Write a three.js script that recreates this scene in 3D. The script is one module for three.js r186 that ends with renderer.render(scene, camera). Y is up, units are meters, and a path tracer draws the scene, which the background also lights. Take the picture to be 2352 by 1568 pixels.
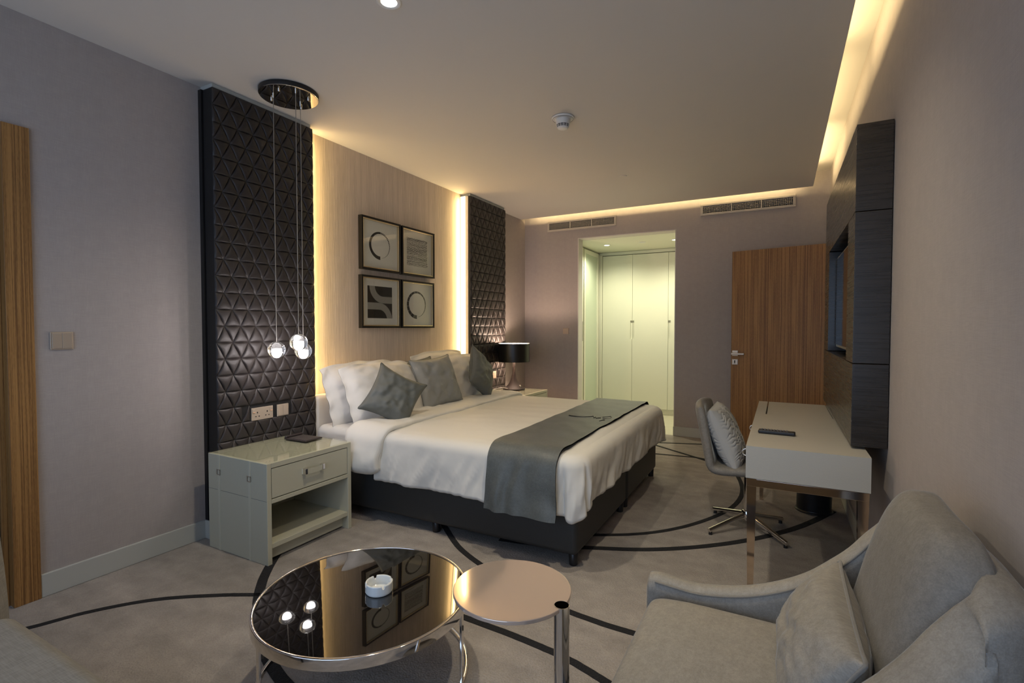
import * as THREE from 'three';
import { RoundedBoxGeometry } from 'three/addons/geometries/RoundedBoxGeometry.js';
import { RectAreaLightUniformsLib } from 'three/addons/lights/RectAreaLightUniformsLib.js';
import { ImprovedNoise } from 'three/addons/math/ImprovedNoise.js';
import { mergeGeometries, mergeVertices, toCreasedNormals } from 'three/addons/utils/BufferGeometryUtils.js';

RectAreaLightUniformsLib.init();
const scene = new THREE.Scene();
const renderer = new THREE.WebGLRenderer({ antialias: true });
renderer.toneMapping = THREE.LinearToneMapping;
renderer.toneMappingExposure = 1.98;
renderer.shadowMap.enabled = true;

// ---------- camera ----------
const camera = new THREE.PerspectiveCamera(68.776, 1.5, 0.05, 60);
camera.rotation.order = 'YXZ';
camera.position.set(0, 1.3, 0);
camera.rotation.set(-0.02911, 0.494526, 0);

// ---------- dusk sky seen through the window behind the camera ----------
const SKY = new THREE.Color().setRGB(0.12, 0.19, 0.34);
scene.background = SKY;

// ---------- lights of the room (lamp lights sit in the lamps' builders) ----------
const WARM = new THREE.Color().setRGB(1, 0.69, 0.27);
const COVE = new THREE.Color().setRGB(1, 0.74, 0.36);
function area(name, color, radiance, w, h, at, towards, up) {
  const l = new THREE.RectAreaLight(color, radiance, w, h);
  l.name = name; l.position.set(...at); if (up) l.up.set(...up);
  l.lookAt(...towards); l.castShadow = true; scene.add(l); return l;
}
function spot(name, color, cd, at, towards, angle, pen, size) {
  const l = new THREE.SpotLight(color, cd, 0, angle, pen, 2);
  l.name = name; l.position.set(...at); l.target.position.set(...towards);
  scene.add(l.target); l.castShadow = true; l.shadow.radius = size; scene.add(l); return l;
}
// daylight of dusk at the window opening
area('window_daylight', new THREE.Color().setRGB(0.58, 0.74, 1), 1.0, 2.75, 2.1, [-1.03, 1.35, 1.44], [-1.03, 1.35, 0]);

// ---------- plan, in metres ----------
const XL = -3.115, XR = 0.43, ZB = -6.15, ZF = 1.5, CEIL = 2.75, XP = -2.985;

// ---------- helpers ----------
let seed = 7;
const rnd = () => { seed = (seed * 1664525 + 1013904223) >>> 0; return seed / 4294967296; };
const perlin = new ImprovedNoise();
const nz = (x, y = 0, z = 0) => perlin.noise(x + 11.3, y + 5.7, z + 3.1);
const clamp = (x, a, b) => Math.min(b, Math.max(a, x));
const smooth = (a, b, x) => { const t = clamp((x - a) / (b - a), 0, 1); return t * t * (3 - 2 * t); };
const names = {};
function numbered(n) { names[n] = (names[n] || 0) + 1; return names[n] === 1 ? n : n + '_' + String(names[n] - 1).padStart(3, '0'); }
function shade(o) { o.castShadow = true; o.receiveShadow = true; return o; }
function part(name, geo, m, parent, label) {
  const o = shade(new THREE.Mesh(geo, m)); o.name = name; parent.add(o);
  if (label) o.userData.label = label;
  return o;
}
function thing(name, label, category, [x, y, z] = [0, 0, 0], turn = 0, group) {
  const o = new THREE.Group(); o.name = numbered(name); o.position.set(x, y, z); o.rotation.y = turn;
  o.userData = { label, category }; if (group) o.userData.group = group; scene.add(o); return o;
}
function single(name, geo, m, label, category, group) {
  const o = shade(new THREE.Mesh(geo, m)); o.name = numbered(name); o.userData = { label, category };
  if (group) o.userData.group = group; scene.add(o); return o;
}
function struct(name, geo, m, label) {
  const o = shade(new THREE.Mesh(geo, m)); o.name = name;
  o.userData = { kind: 'structure' }; if (label) o.userData.label = label; scene.add(o); return o;
}
// uv in metres by the way each face points (turn: swap the axes)
function uvm(geo, turn = false) {
  const g = geo.index ? geo.toNonIndexed() : geo, p = g.attributes.position, uv = new Float32Array(p.count * 2);
  const a = new THREE.Vector3(), b = new THREE.Vector3(), c = new THREE.Vector3();
  for (let i = 0; i < p.count; i += 3) {
    a.fromBufferAttribute(p, i); b.fromBufferAttribute(p, i + 1); c.fromBufferAttribute(p, i + 2);
    const n = b.clone().sub(a).cross(c.clone().sub(a)), ax = Math.abs(n.x), ay = Math.abs(n.y), az = Math.abs(n.z);
    [a, b, c].forEach((v, k) => {
      let u, w;
      if (ax >= ay && ax >= az) { u = v.z; w = v.y; } else if (ay >= az) { u = v.x; w = v.z; } else { u = v.x; w = v.y; }
      if (turn) [u, w] = [w, u];
      uv[(i + k) * 2] = u; uv[(i + k) * 2 + 1] = w;
    });
  }
  g.setAttribute('uv', new THREE.BufferAttribute(uv, 2));
  return g;
}
// box between two corners, edges rounded by r
function bx(x0, y0, z0, x1, y1, z1, r = 0.003, turn = false, seg = 2) {
  const w = Math.abs(x1 - x0), h = Math.abs(y1 - y0), d = Math.abs(z1 - z0);
  const g = r > 0 ? new RoundedBoxGeometry(w, h, d, seg, Math.min(r, w / 2.01, h / 2.01, d / 2.01)) : new THREE.BoxGeometry(w, h, d);
  g.translate((x0 + x1) / 2, (y0 + y1) / 2, (z0 + z1) / 2);
  return uvm(g, turn);
}
const wallbox = (...a) => bx(...a.slice(0, 6), 0);
function merge(list) {
  return mergeGeometries(list.map(g => { const h = g.index ? g.toNonIndexed() : g; for (const k of Object.keys(h.attributes)) if (!['position', 'normal', 'uv'].includes(k)) h.deleteAttribute(k); return h; }));
}
function tube(pts, r, seg = 40, rs = 10, closed = false) {
  return new THREE.TubeGeometry(new THREE.CatmullRomCurve3(pts.map(p => new THREE.Vector3(...p)), closed), seg, r, rs, closed);
}
function rod(a, b, r0, r1 = r0, seg = 20) {
  const A = new THREE.Vector3(...a), B = new THREE.Vector3(...b), d = B.clone().sub(A), g = new THREE.CylinderGeometry(r1, r0, d.length(), seg);
  g.applyQuaternion(new THREE.Quaternion().setFromUnitVectors(new THREE.Vector3(0, 1, 0), d.normalize()));
  g.translate((a[0] + b[0]) / 2, (a[1] + b[1]) / 2, (a[2] + b[2]) / 2); return g;
}
function lathe(pts, seg = 48) { return new THREE.LatheGeometry(pts.map(p => new THREE.Vector2(...p)), seg); }
// surface over a grid of points: f(u, v) -> [x, y, z], uv in metres given by su, sv
function sheet(f, nu, nv, su = 1, sv = 1, closed = false) {
  const pos = [], uv = [], idx = [];
  for (let j = 0; j <= nv; j++) for (let i = 0; i <= nu; i++) { pos.push(...f(i / nu, j / nv)); uv.push(i / nu * su, j / nv * sv); }
  for (let j = 0; j < nv; j++) for (let i = 0; i < nu; i++) { const a = j * (nu + 1) + i, b = a + 1, c = a + nu + 1, d = c + 1; idx.push(a, b, d, a, d, c); }
  const g = new THREE.BufferGeometry();
  g.setAttribute('position', new THREE.Float32BufferAttribute(pos, 3)); g.setAttribute('uv', new THREE.Float32BufferAttribute(uv, 2)); g.setIndex(idx);
  g.computeVertexNormals(); return g;
}

// ---------- computed textures ----------
function tex(w, h, f, srgb = true, rep = [1, 1]) {
  const d = new Uint8Array(w * h * 4);
  for (let y = 0; y < h; y++) for (let x = 0; x < w; x++) {
    const c = f(x, y), k = (y * w + x) * 4;
    for (let i = 0; i < 3; i++) d[k + i] = clamp(Math.round((Array.isArray(c) ? c[i] : c) * 255), 0, 255);
    d[k + 3] = 255;
  }
  const t = new THREE.DataTexture(d, w, h); t.magFilter = THREE.LinearFilter; t.minFilter = THREE.LinearMipmapLinearFilter; t.generateMipmaps = true;
  t.wrapS = t.wrapT = THREE.RepeatWrapping; t.repeat.set(...rep); if (srgb) t.colorSpace = THREE.SRGBColorSpace; t.needsUpdate = true; return t;
}
// noise that repeats every w x h
function field(w, h, cells, stretch = [1, 1]) {
  const cx = Math.max(1, Math.round(cells * stretch[0])), cy = Math.max(1, Math.round(cells * stretch[1])), g = Array.from({ length: cx * cy }, rnd);
  return (x, y) => {
    const u = x / w * cx, v = y / h * cy, i = Math.floor(u), j = Math.floor(v), a = u - i, b = v - j, sa = a * a * (3 - 2 * a), sb = b * b * (3 - 2 * b);
    const q = (m, n) => g[((n % cy) + cy) % cy * cx + ((m % cx) + cx) % cx];
    return (q(i, j) * (1 - sa) + q(i + 1, j) * sa) * (1 - sb) + (q(i, j + 1) * (1 - sa) + q(i + 1, j + 1) * sa) * sb;
  };
}
function canvasTex(w, h, draw) {
  const c = document.createElement('canvas'); c.width = w; c.height = h; const x = c.getContext('2d'); draw(x, w, h);
  const t = new THREE.CanvasTexture(c); t.colorSpace = THREE.SRGBColorSpace; return t;
}
const N = 512;
// linen wallpaper: crossed threads
const wa = field(N, N, 200, [1, 0.06]), wb = field(N, N, 200, [0.06, 1]), wc = field(N, N, 12), wd = field(N, N, 256);
const linenTone = (x, y) => 0.92 + 0.03 * wa(x, y) + 0.03 * wb(x, y) + 0.02 * wc(x, y) + 0.03 * wd(x, y);
const linenMap = tex(N, N, (x, y) => { const v = linenTone(x, y) * 0.92; return [v, v, v]; }, true, [3, 3]);
const linenBump = tex(N, N, (x, y) => 0.5 * wa(x, y) + 0.5 * wb(x, y), false, [3, 3]);
// strand wallpaper behind the bed: vertical threads of uneven tone
const sa = field(N, N, 128, [1, 0.03]), sb2 = field(N, N, 256, [1, 0.06]), sc2 = field(N, N, 24, [1, 0.12]);
const strandMap = tex(N, N, (x, y) => { const v = 0.80 + 0.09 * sa(x, y) + 0.08 * sb2(x, y) + 0.05 * sc2(x, y); return [v, v * 0.985, v * 0.97]; }, true, [2.2, 1.2]);
const strandBump = tex(N, N, (x, y) => 0.6 * sa(x, y) + 0.4 * sb2(x, y), false, [2.2, 1.2]);
// striped veneer, grain along v
const ga = field(N, N, 90, [1, 0.02]), gb = field(N, N, 220, [1, 0.03]), gc = field(N, N, 20, [1, 0.1]), gd = field(N, N, 256, [1, 0.4]);
const woodMap = tex(N, N, (x, y) => {
  const s = x + 5 * gc(x, y), v = clamp(0.5 * ga(s, y) + 0.32 * gb(s, y) + 0.18 * gd(x, y) + 0.22 * (gc(x * 1.7, y) - 0.5), 0, 1), k = smooth(0.2, 0.75, v);
  return [0.43 + 0.20 * k, 0.295 + 0.17 * k, 0.155 + 0.115 * k];
}, true, [2.8, 0.7]);
const woodBump = tex(N, N, (x, y) => 0.5 * ga(x, y) + 0.5 * gb(x, y), false, [2.8, 0.7]);
// dark veneer with fine horizontal grain
const da = field(N, N, 200, [0.03, 1]), db = field(N, N, 60, [0.1, 1]);
const ebonyMap = tex(N, N, (x, y) => { const v = 0.75 + 0.25 * da(x, y) + 0.15 * db(x, y); return [0.15 * v, 0.128 * v, 0.11 * v]; }, true, [1.5, 1.5]);
const ebonyRough = tex(N, N, (x, y) => { const v = 0.24 + 0.10 * da(x, y); return [v, v, v]; }, false, [1.5, 1.5]);
// carpet: mottled pile
const ca = field(1024, 1024, 18), cb = field(1024, 1024, 60), cc = field(1024, 1024, 512), cd2 = field(1024, 1024, 40, [0.35, 1]), ce = field(1024, 1024, 6);
const carpetTone = (x, y) => 0.80 + 0.06 * ca(x, y) + 0.06 * cb(x, y) + 0.08 * cc(x, y) + 0.09 * cd2(x, y) + 0.05 * ce(x, y);
const carpetMap = tex(1024, 1024, (x, y) => { const v = carpetTone(x, y) * 0.86; return [v, v * 0.985, v * 0.965]; }, true, [0.5, 0.5]);
const carpetBump = tex(1024, 1024, (x, y) => 0.75 * cc(x, y) + 0.25 * cb(x, y), false, [0.5, 0.5]);
// velvet: crushed pile
const va = field(N, N, 40, [1, 0.7]), vb = field(N, N, 120), vc = field(N, N, 10), vd = field(N, N, 256);
const velvetMap = tex(N, N, (x, y) => { const v = 0.80 + 0.07 * va(x, y) + 0.09 * vb(x, y) + 0.05 * vc(x, y) + 0.05 * vd(x, y); return [v, v, v]; }, true, [4, 4]);
const velvetBump = tex(N, N, (x, y) => 0.5 * vb(x, y) + 0.5 * vd(x, y), false, [4, 4]);
// plain weave
const weaveBump = tex(256, 256, (x, y) => 0.5 + 0.25 * Math.sin(x * Math.PI / 4) * Math.cos(y * Math.PI / 4) + 0.25 * ((Math.floor(x / 4) + Math.floor(y / 4)) % 2), false, [6, 6]);
const weaveMap = tex(N, N, (x, y) => { const v = 0.84 + 0.1 * wa(x, y) + 0.1 * wb(x, y); return [v, v, v]; }, true, [3, 3]);
// cotton: slight crumple
const clothBump = tex(N, N, (x, y) => 0.65 * field1(x, y) + 0.35 * field2(x, y), false, [1.4, 1.4]);
function field1(x, y) { return (field1.f ||= field(N, N, 9, [1, 0.6]))(x, y); }
function field2(x, y) { return (field2.f ||= field(N, N, 26))(x, y); }
const leatherBump = tex(N, N, (x, y) => 0.6 * vd(x, y) + 0.4 * vb(x, y), false, [4, 4]);

// ---------- materials ----------
const rgb = (r, g, b) => new THREE.Color().setRGB(r, g, b);
const mat = (o) => new THREE.MeshPhysicalMaterial({ roughness: 0.6, ...o });
const M = {
  paint: mat({ color: rgb(0.64, 0.615, 0.58), roughness: 0.9 }),
  wall: mat({ color: rgb(0.50, 0.45, 0.425), map: linenMap, bumpMap: linenBump, bumpScale: 0.00015, roughness: 0.85 }),
  strand: mat({ color: rgb(0.64, 0.57, 0.51), map: strandMap, bumpMap: strandBump, bumpScale: 0.0006, roughness: 0.75 }),
  carpet: mat({ color: rgb(0.475, 0.445, 0.425), map: carpetMap, bumpMap: carpetBump, bumpScale: 0.003, roughness: 1 }),
  band: mat({ color: rgb(0.012, 0.012, 0.014), bumpMap: carpetBump, bumpScale: 0.004, roughness: 1 }),
  skirting: mat({ color: rgb(0.46, 0.47, 0.44), roughness: 0.5 }),
  wood: mat({ color: rgb(1.08, 1.08, 1.02), map: woodMap, bumpMap: woodBump, bumpScale: 0.0004, roughness: 0.5 }),
  darkdoor: mat({ color: rgb(0.035, 0.025, 0.022), roughness: 0.5 }),
  ebony: mat({ color: rgb(1, 1, 1), map: ebonyMap, roughnessMap: ebonyRough, roughness: 1, clearcoat: 0.25, clearcoatRoughness: 0.25 }),
  leather: mat({ color: rgb(0.026, 0.021, 0.020), roughness: 0.48, bumpMap: leatherBump, bumpScale: 0.0004, specularIntensity: 1 }),
  blackpanel: mat({ color: rgb(0.008, 0.008, 0.009), roughness: 0.5 }),
  divan: mat({ color: rgb(0.030, 0.031, 0.031), roughness: 0.5, bumpMap: leatherBump, bumpScale: 0.0004 }),
  cream: mat({ color: rgb(0.50, 0.485, 0.38), roughness: 0.45, bumpMap: leatherBump, bumpScale: 0.0003 }),
  stitch: mat({ color: rgb(0.54, 0.525, 0.42), roughness: 0.5 }),
  headboard: mat({ color: rgb(0.62, 0.59, 0.54), roughness: 0.55, bumpMap: leatherBump, bumpScale: 0.0003 }),
  cotton: mat({ color: rgb(0.70, 0.675, 0.63), roughness: 0.9, bumpMap: clothBump, bumpScale: 0.006, sheen: 0.2 }),
  satin: mat({ color: rgb(0.71, 0.69, 0.64), roughness: 0.65, bumpMap: clothBump, bumpScale: 0.0015, sheen: 0.3 }),
  runner: mat({ color: rgb(0.115, 0.125, 0.120), roughness: 0.46, map: velvetMap, bumpMap: velvetBump, bumpScale: 0.0005, sheen: 0.8, sheenRoughness: 0.35, sheenColor: rgb(0.45, 0.48, 0.48) }),
  cushion: mat({ color: rgb(0.115, 0.122, 0.112), roughness: 0.6, bumpMap: clothBump, bumpScale: 0.004, sheen: 0.6, sheenRoughness: 0.4, sheenColor: rgb(0.4, 0.42, 0.4) }),
  paleCushion: mat({ color: rgb(0.27, 0.275, 0.265), roughness: 0.6, bumpMap: clothBump, bumpScale: 0.006, sheen: 0.4, sheenRoughness: 0.4 }),
  ruched: mat({ color: rgb(0.42, 0.42, 0.41), roughness: 0.8, sheen: 0.4 }),
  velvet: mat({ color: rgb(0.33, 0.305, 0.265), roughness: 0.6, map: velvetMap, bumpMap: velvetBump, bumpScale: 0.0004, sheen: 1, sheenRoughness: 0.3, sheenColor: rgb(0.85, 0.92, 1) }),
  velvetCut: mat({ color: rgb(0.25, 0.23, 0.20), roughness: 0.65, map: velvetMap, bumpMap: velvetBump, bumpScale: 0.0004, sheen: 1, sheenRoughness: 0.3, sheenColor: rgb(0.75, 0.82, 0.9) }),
  weave: mat({ color: rgb(0.29, 0.27, 0.235), roughness: 0.95, map: weaveMap, bumpMap: weaveBump, bumpScale: 0.0008 }),
  chrome: mat({ color: rgb(0.80, 0.77, 0.74), metalness: 1, roughness: 0.07 }),
  bronzeChrome: mat({ color: rgb(0.70, 0.58, 0.48), metalness: 1, roughness: 0.08 }),
  nickel: mat({ color: rgb(0.55, 0.52, 0.48), metalness: 1, roughness: 0.3 }),
  brassPlate: mat({ color: rgb(0.46, 0.38, 0.30), roughness: 0.4, metalness: 0.3 }),
  blackGlass: mat({ color: rgb(0.006, 0.005, 0.005), roughness: 0.02, specularIntensity: 1, ior: 2.1 }),
  bronzeTop: mat({ color: rgb(0.74, 0.61, 0.52), metalness: 0.6, roughness: 0.08 }),
  clear: mat({ color: rgb(0.97, 0.98, 0.95), transmission: 1, thickness: 0, roughness: 0, ior: 1.5 }),
  frosted: mat({ color: rgb(0.78, 0.86, 0.72), transmission: 0.35, thickness: 0, roughness: 0.25, ior: 1.5 }),
  wardrobe: mat({ color: rgb(0.72, 0.72, 0.60), roughness: 0.4 }),
  tile: mat({ color: rgb(0.66, 0.62, 0.50), roughness: 0.25 }),
  grout: mat({ color: rgb(0.38, 0.36, 0.28), roughness: 0.9 }),
  white: mat({ color: rgb(0.72, 0.72, 0.70), roughness: 0.4 }),
  duct: mat({ color: rgb(0.30, 0.30, 0.30), roughness: 0.6 }),
  vent: mat({ color: rgb(0.50, 0.46, 0.40), roughness: 0.5 }),
  dark: mat({ color: rgb(0.006, 0.006, 0.007), roughness: 0.6 }),
  black: mat({ color: rgb(0.012, 0.012, 0.014), roughness: 0.35 }),
  shadeOut: mat({ color: rgb(0.008, 0.008, 0.008), roughness: 0.35 }),
  lampBase: mat({ color: rgb(0.016, 0.011, 0.010), roughness: 0.6, specularIntensity: 0.6 }),
  porcelain: mat({ color: rgb(0.78, 0.80, 0.79), roughness: 0.15, clearcoat: 0.6 }),
  paper: mat({ color: rgb(0.66, 0.645, 0.61), roughness: 0.9 }),
  gold: mat({ color: rgb(0.78, 0.66, 0.46), metalness: 1, roughness: 0.25 }),
  frame: mat({ color: rgb(0.007, 0.006, 0.006), roughness: 0.55, specularIntensity: 0.5 }),
  screen: mat({ color: rgb(0.004, 0.004, 0.005), roughness: 0.06 }),
  plastic: mat({ color: rgb(0.010, 0.010, 0.012), roughness: 0.35 }),
  key: mat({ color: rgb(0.10, 0.10, 0.11), roughness: 0.5 }),
  ledWarm: mat({ color: rgb(0.9, 0.85, 0.7), emissive: rgb(1, 0.78, 0.42), emissiveIntensity: 2.2, roughness: 0.6 }),
  ledCove: mat({ color: rgb(0.9, 0.85, 0.7), emissive: rgb(1, 0.78, 0.42), emissiveIntensity: 2.0, roughness: 0.6 }),
  ledDown: mat({ color: rgb(1, 1, 1), emissive: rgb(1, 0.95, 0.85), emissiveIntensity: 3, roughness: 0.5 }),
  ledWardrobe: mat({ color: rgb(1, 1, 1), emissive: rgb(1, 1, 0.8), emissiveIntensity: 3, roughness: 0.5 }),
  cable: mat({ color: rgb(0.35, 0.33, 0.30), roughness: 0.4, metalness: 0.6 }),
  whiteCable: mat({ color: rgb(0.7, 0.68, 0.64), roughness: 0.5 }),
};

// ================= the room =================
const T = 0.15;
struct('floor', wallbox(XL - T, -0.08, ZB - 0.02, XR + T, 0, ZF + T), M.carpet, 'grey mottled carpet with curved black bands');
const floorObj = scene.children.find(o => o.name === 'floor');
// black bands woven into the carpet
function bandRibbon(pts, w) {
  const c = new THREE.CatmullRomCurve3(pts.map(([x, z]) => new THREE.Vector3(x, 0, z)), false, 'centripetal'), n = 60, pos = [], uv = [], idx = [];
  for (let i = 0; i <= n; i++) {
    const p = c.getPoint(i / n), t = c.getTangent(i / n), nx = -t.z, nzv = t.x, j = 0.0015 * nz(i * 1.3, w * 50);
    [[-w / 2 + j, -0.002], [-w / 2 + j, 0.0022], [w / 2 + j, 0.0022], [w / 2 + j, -0.002]].forEach(([o, y]) => { pos.push(p.x + nx * o, y, p.z + nzv * o); uv.push(p.x + nx * o, p.z + nzv * o); });
    if (i) for (let k = 0; k < 3; k++) { const a = (i - 1) * 4 + k, b = a + 4; idx.push(a, b, a + 1, b, b + 1, a + 1); }
  }
  const g = new THREE.BufferGeometry(); g.setAttribute('position', new THREE.Float32BufferAttribute(pos, 3)); g.setAttribute('uv', new THREE.Float32BufferAttribute(uv, 2)); g.setIndex(idx);
  const f = g.toNonIndexed(); f.computeVertexNormals(); return f;
}
[
  [[[-3.05, -0.45], [-2.93, -0.72], [-2.832, -0.897], [-2.77, -1.04], [-2.617, -1.245], [-2.385, -1.418], [-2.19, -1.53]], 0.028],
  [[[-2.75, -2.2], [-2.6, -1.95], [-2.463, -1.768], [-2.33, -1.62], [-2.18, -1.49], [-1.98, -1.355], [-1.752, -1.235], [-1.55, -1.17], [-1.2, -1.12], [-0.8, -1.14]], 0.048],
  [[[-2.35, -3.1], [-2.1, -2.8], [-1.878, -2.591], [-1.64, -2.4], [-1.465, -2.306], [-1.15, -2.165], [-0.826, -2.095], [-0.561, -2.076], [-0.2, -2.1], [0.2, -2.2]], 0.036],
  [[[-1.9, -1.92], [-1.55, -1.85], [-1.232, -1.832], [-0.973, -1.82], [-0.725, -1.79], [-0.55, -1.74], [-0.2, -1.62]], 0.036],
  [[[-1.5, -2.83], [-1.2, -2.88], [-0.975, -2.975], [-0.74, -3.128], [-0.562, -3.324], [-0.386, -3.629], [-0.28, -3.946], [-0.25, -4.286], [-0.3, -4.66], [-0.38, -4.95], [-0.671, -5.196], [-0.9, -5.19], [-1.12, -5.168], [-1.5, -5.1]], 0.034],
  [[[-1.5, -2.62], [-1.2, -2.68], [-0.95, -2.78], [-0.685, -2.899], [-0.421, -3.08], [-0.155, -3.334], [0.082, -3.648], [0.23, -3.91], [0.34, -4.14]], 0.044],
  [[[-2.0, -5.5], [-1.6, -5.58], [-1.228, -5.676], [-0.764, -5.832], [-0.4, -5.96]], 0.034],
  [[[-1.9, -6.0], [-1.55, -5.8], [-1.201, -5.55], [-0.95, -5.37], [-0.676, -5.174], [-0.5, -5.04]], 0.034],
].forEach(([pts, w]) => part('carpet_band', bandRibbon(pts, w), M.band, floorObj));

// left wall with a door opening
const D0 = -0.905, D1 = 0.03, DH = 2.14;
struct('wall_left', merge([
  wallbox(XL - T, 0, ZB - 0.02, XL, 2.95, D0), wallbox(XL - T, DH, D0, XL, 2.95, D1), wallbox(XL - T, 0, D1, XL, 2.95, ZF + T), wallbox(XL - T - 0.1, 0, D0 - 0.1, XL - T, 2.3, D1 + 0.1),
]), M.wall, 'taupe linen wallpaper wall');
struct('wall_headboard', wallbox(XL - 0.02, 0, -4.60, XL + 0.004, CEIL, -2.5), M.strand, 'beige strand wallpaper between the two quilted panels');
// back wall with the dressing-room opening
const O0 = -2.34, O1 = -1.11, OH = 2.453;
struct('wall_back', merge([
  wallbox(XL, 0, ZB - T, O0, 2.593, ZB), wallbox(O0, OH, ZB - T, O1, 2.593, ZB), wallbox(O1, 0, ZB - T, XR + T, 2.593, ZB),
  wallbox(XL, 2.687, ZB - T, XR + T, 2.95, ZB), wallbox(XL, 2.593, ZB - T, -2.75, 2.687, ZB), wallbox(-1.852, 2.593, ZB - T, -0.816, 2.687, ZB), wallbox(0.1, 2.593, ZB - T, XR + T, 2.687, ZB),
]), M.wall, 'taupe linen wallpaper wall with the opening to the dressing room');
struct('trim_1', merge([
  wallbox(O0 - 0.002, 0, ZB - T - 0.002, O0 + 0.008, OH, ZB + 0.002), wallbox(O1 - 0.008, 0, ZB - T - 0.002, O1 + 0.002, OH, ZB + 0.002), wallbox(O0, OH - 0.008, ZB - T - 0.002, O1, OH + 0.002, ZB + 0.002),
]), M.paint, 'pale lining of the dressing room opening');
struct('wall_right', wallbox(XR, 0, ZB - T, XR + T, 2.95, ZF + T), M.wall, 'taupe linen wallpaper wall');
// window wall behind the camera
const W0 = -2.45, W1 = 0.38, WB = 0.25, WT = 2.4;
struct('wall_front', merge([
  wallbox(XL, 0, ZF, W0, 2.95, ZF + T), wallbox(W1, 0, ZF, XR, 2.95, ZF + T), wallbox(W0, 0, ZF, W1, WB, ZF + T), wallbox(W0, WT, ZF, W1, 2.95, ZF + T),
]), M.wall);
const win = struct('window_1', wallbox(W0, WB, ZF + 0.07, W1, WT, ZF + 0.074), M.clear);
part('window_frame', merge([wallbox(W0, WB, ZF + 0.05, W1, WB + 0.05, ZF + 0.1), wallbox(W0, WT - 0.05, ZF + 0.05, W1, WT, ZF + 0.1), wallbox(W0, WB, ZF + 0.05, W0 + 0.05, WT, ZF + 0.1), wallbox(W1 - 0.05, WB, ZF + 0.05, W1, WT, ZF + 0.1), wallbox(-1.06, WB, ZF + 0.05, -1.01, WT, ZF + 0.1)]), M.black, win);

// ceiling: lowered board with light coves along the right and back walls
const CX = 0.272, CZ = -6.04;
struct('ceiling', merge([
  wallbox(XL - T, 2.93, ZB - T, XR + T, 3.0, ZF + T),
  bx(XL, CEIL, CZ, CX, CEIL + 0.025, ZF, 0.002), 
]), M.paint, 'white ceiling with lit coves along its edges');
function coveStrip(name, label, a, b) {
  const l = thing(name, label, 'light strip');
  part('light_strip', bx(a[0], a[1], a[2], b[0], b[1], b[2], 0.002), M.ledCove, l);
  return l;
}
coveStrip('cove_light', 'warm light strip hidden in the ceiling cove along the right wall', [CX - 0.06, CEIL + 0.026, CZ + 0.2], [CX - 0.04, CEIL + 0.05, ZF - 0.1]);
for (let k = 0; k < 6; k++) {
  const z0 = -5.85 + k * 1.2, r = [24, 13, 23, 12, 21, 14][k];
  area('cove_glow', COVE, r, 0.02, 1.06, [CX - 0.046, CEIL + 0.06, z0 + 0.55], [CX + 0.054, CEIL + 0.1, z0 + 0.55], [0, 0, 1]);
}
coveStrip('cove_light', 'warm light strip hidden in the ceiling cove along the back wall', [XL + 0.1, CEIL + 0.026, CZ + 0.04], [CX - 0.08, CEIL + 0.05, CZ + 0.06]);
area('cove_back_glow', COVE, 25, 3.1, 0.02, [-1.42, CEIL + 0.06, CZ + 0.046], [-1.42, CEIL + 0.1, CZ - 0.054]);

// skirtings
const SK = 0.112;
function skirt(name, x0, z0, x1, z1) { struct(name, merge([bx(x0, 0, z0, x1, SK, z1, 0.004)]), M.skirting, 'pale painted skirting board'); }
skirt('baseboard_left', XL - 0.002, -1.79, XL + 0.013, -1.002);
skirt('baseboard_pier', XL, -1.79, XP - 0.025, -1.776);
skirt('baseboard_corner', XL - 0.002, ZB, XL + 0.013, -5.37);
skirt('baseboard_back_left', XL, ZB - 0.002, O0, ZB + 0.013);
skirt('baseboard_back', O1 - 0.012, ZB - 0.002, XR, ZB + 0.013);
skirt('baseboard_right', XR - 0.014, ZB, XR + 0.002, ZF);
skirt('baseboard_left_front', XL - 0.002, D1 + 0.1, XL + 0.013, ZF);

// left door: wood casing and a dark leaf set back
const d1 = struct('door_1', bx(XL - 0.085, 0.0, D0 - 0.02, XL - 0.045, DH + 0.02, D1 + 0.02, 0.002), M.darkdoor, 'dark door leaf in a striped wood casing');
part('door_casing', bx(XL - 0.06, 0, D0 - 0.097, XL + 0.016, DH + 0.085, D0, 0.002), M.wood, d1, 'striped wood casing post');
part('door_casing', bx(XL - 0.06, 0, D1, XL + 0.016, DH + 0.085, D1 + 0.097, 0.002), M.wood, d1, 'striped wood casing post');
part('door_casing', bx(XL - 0.06, DH, D0, XL + 0.012, DH + 0.085, D1, 0.002, true), M.wood, d1, 'striped wood casing head');
part('door_stop', bx(XL - 0.05, 0, D0, XL - 0.03, DH, D0 + 0.022, 0.002), M.wood, d1);

// open door leaf standing near the back wall
const d2 = new THREE.Group(); d2.name = 'door_2'; d2.userData = { kind: 'structure', label: 'striped brown wood door standing open against the back wall' }; scene.add(d2);
d2.position.set(-0.478, 0, -5.945);
d2.rotation.y = Math.atan2(-0.17, 0.88);
part('door_leaf', bx(0, 0.006, -0.042, 0.896, 2.118, 0, 0.0015), M.wood, d2);
const hd = part('door_handle', merge([bx(0.012, 0.985, 0, 0.072, 1.045, 0.008, 0.003), rod([0.04, 1.008, 0.006], [0.04, 1.008, 0.05], 0.009), bx(0.014, 0.998, 0.044, 0.148, 1.021, 0.06, 0.006)]), M.nickel, d2, 'brushed metal lever handle');
const kl = part('lock_plate', bx(0.012, 0.89, 0, 0.072, 0.95, 0.008, 0.003), M.nickel, d2, 'square lock plate');
part('keyhole', merge([bx(0.036, 0.905, 0.007, 0.046, 0.925, 0.0092, 0.001), rod([0.041, 0.93, 0.006], [0.041, 0.93, 0.0092], 0.007)]), M.dark, kl);

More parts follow.
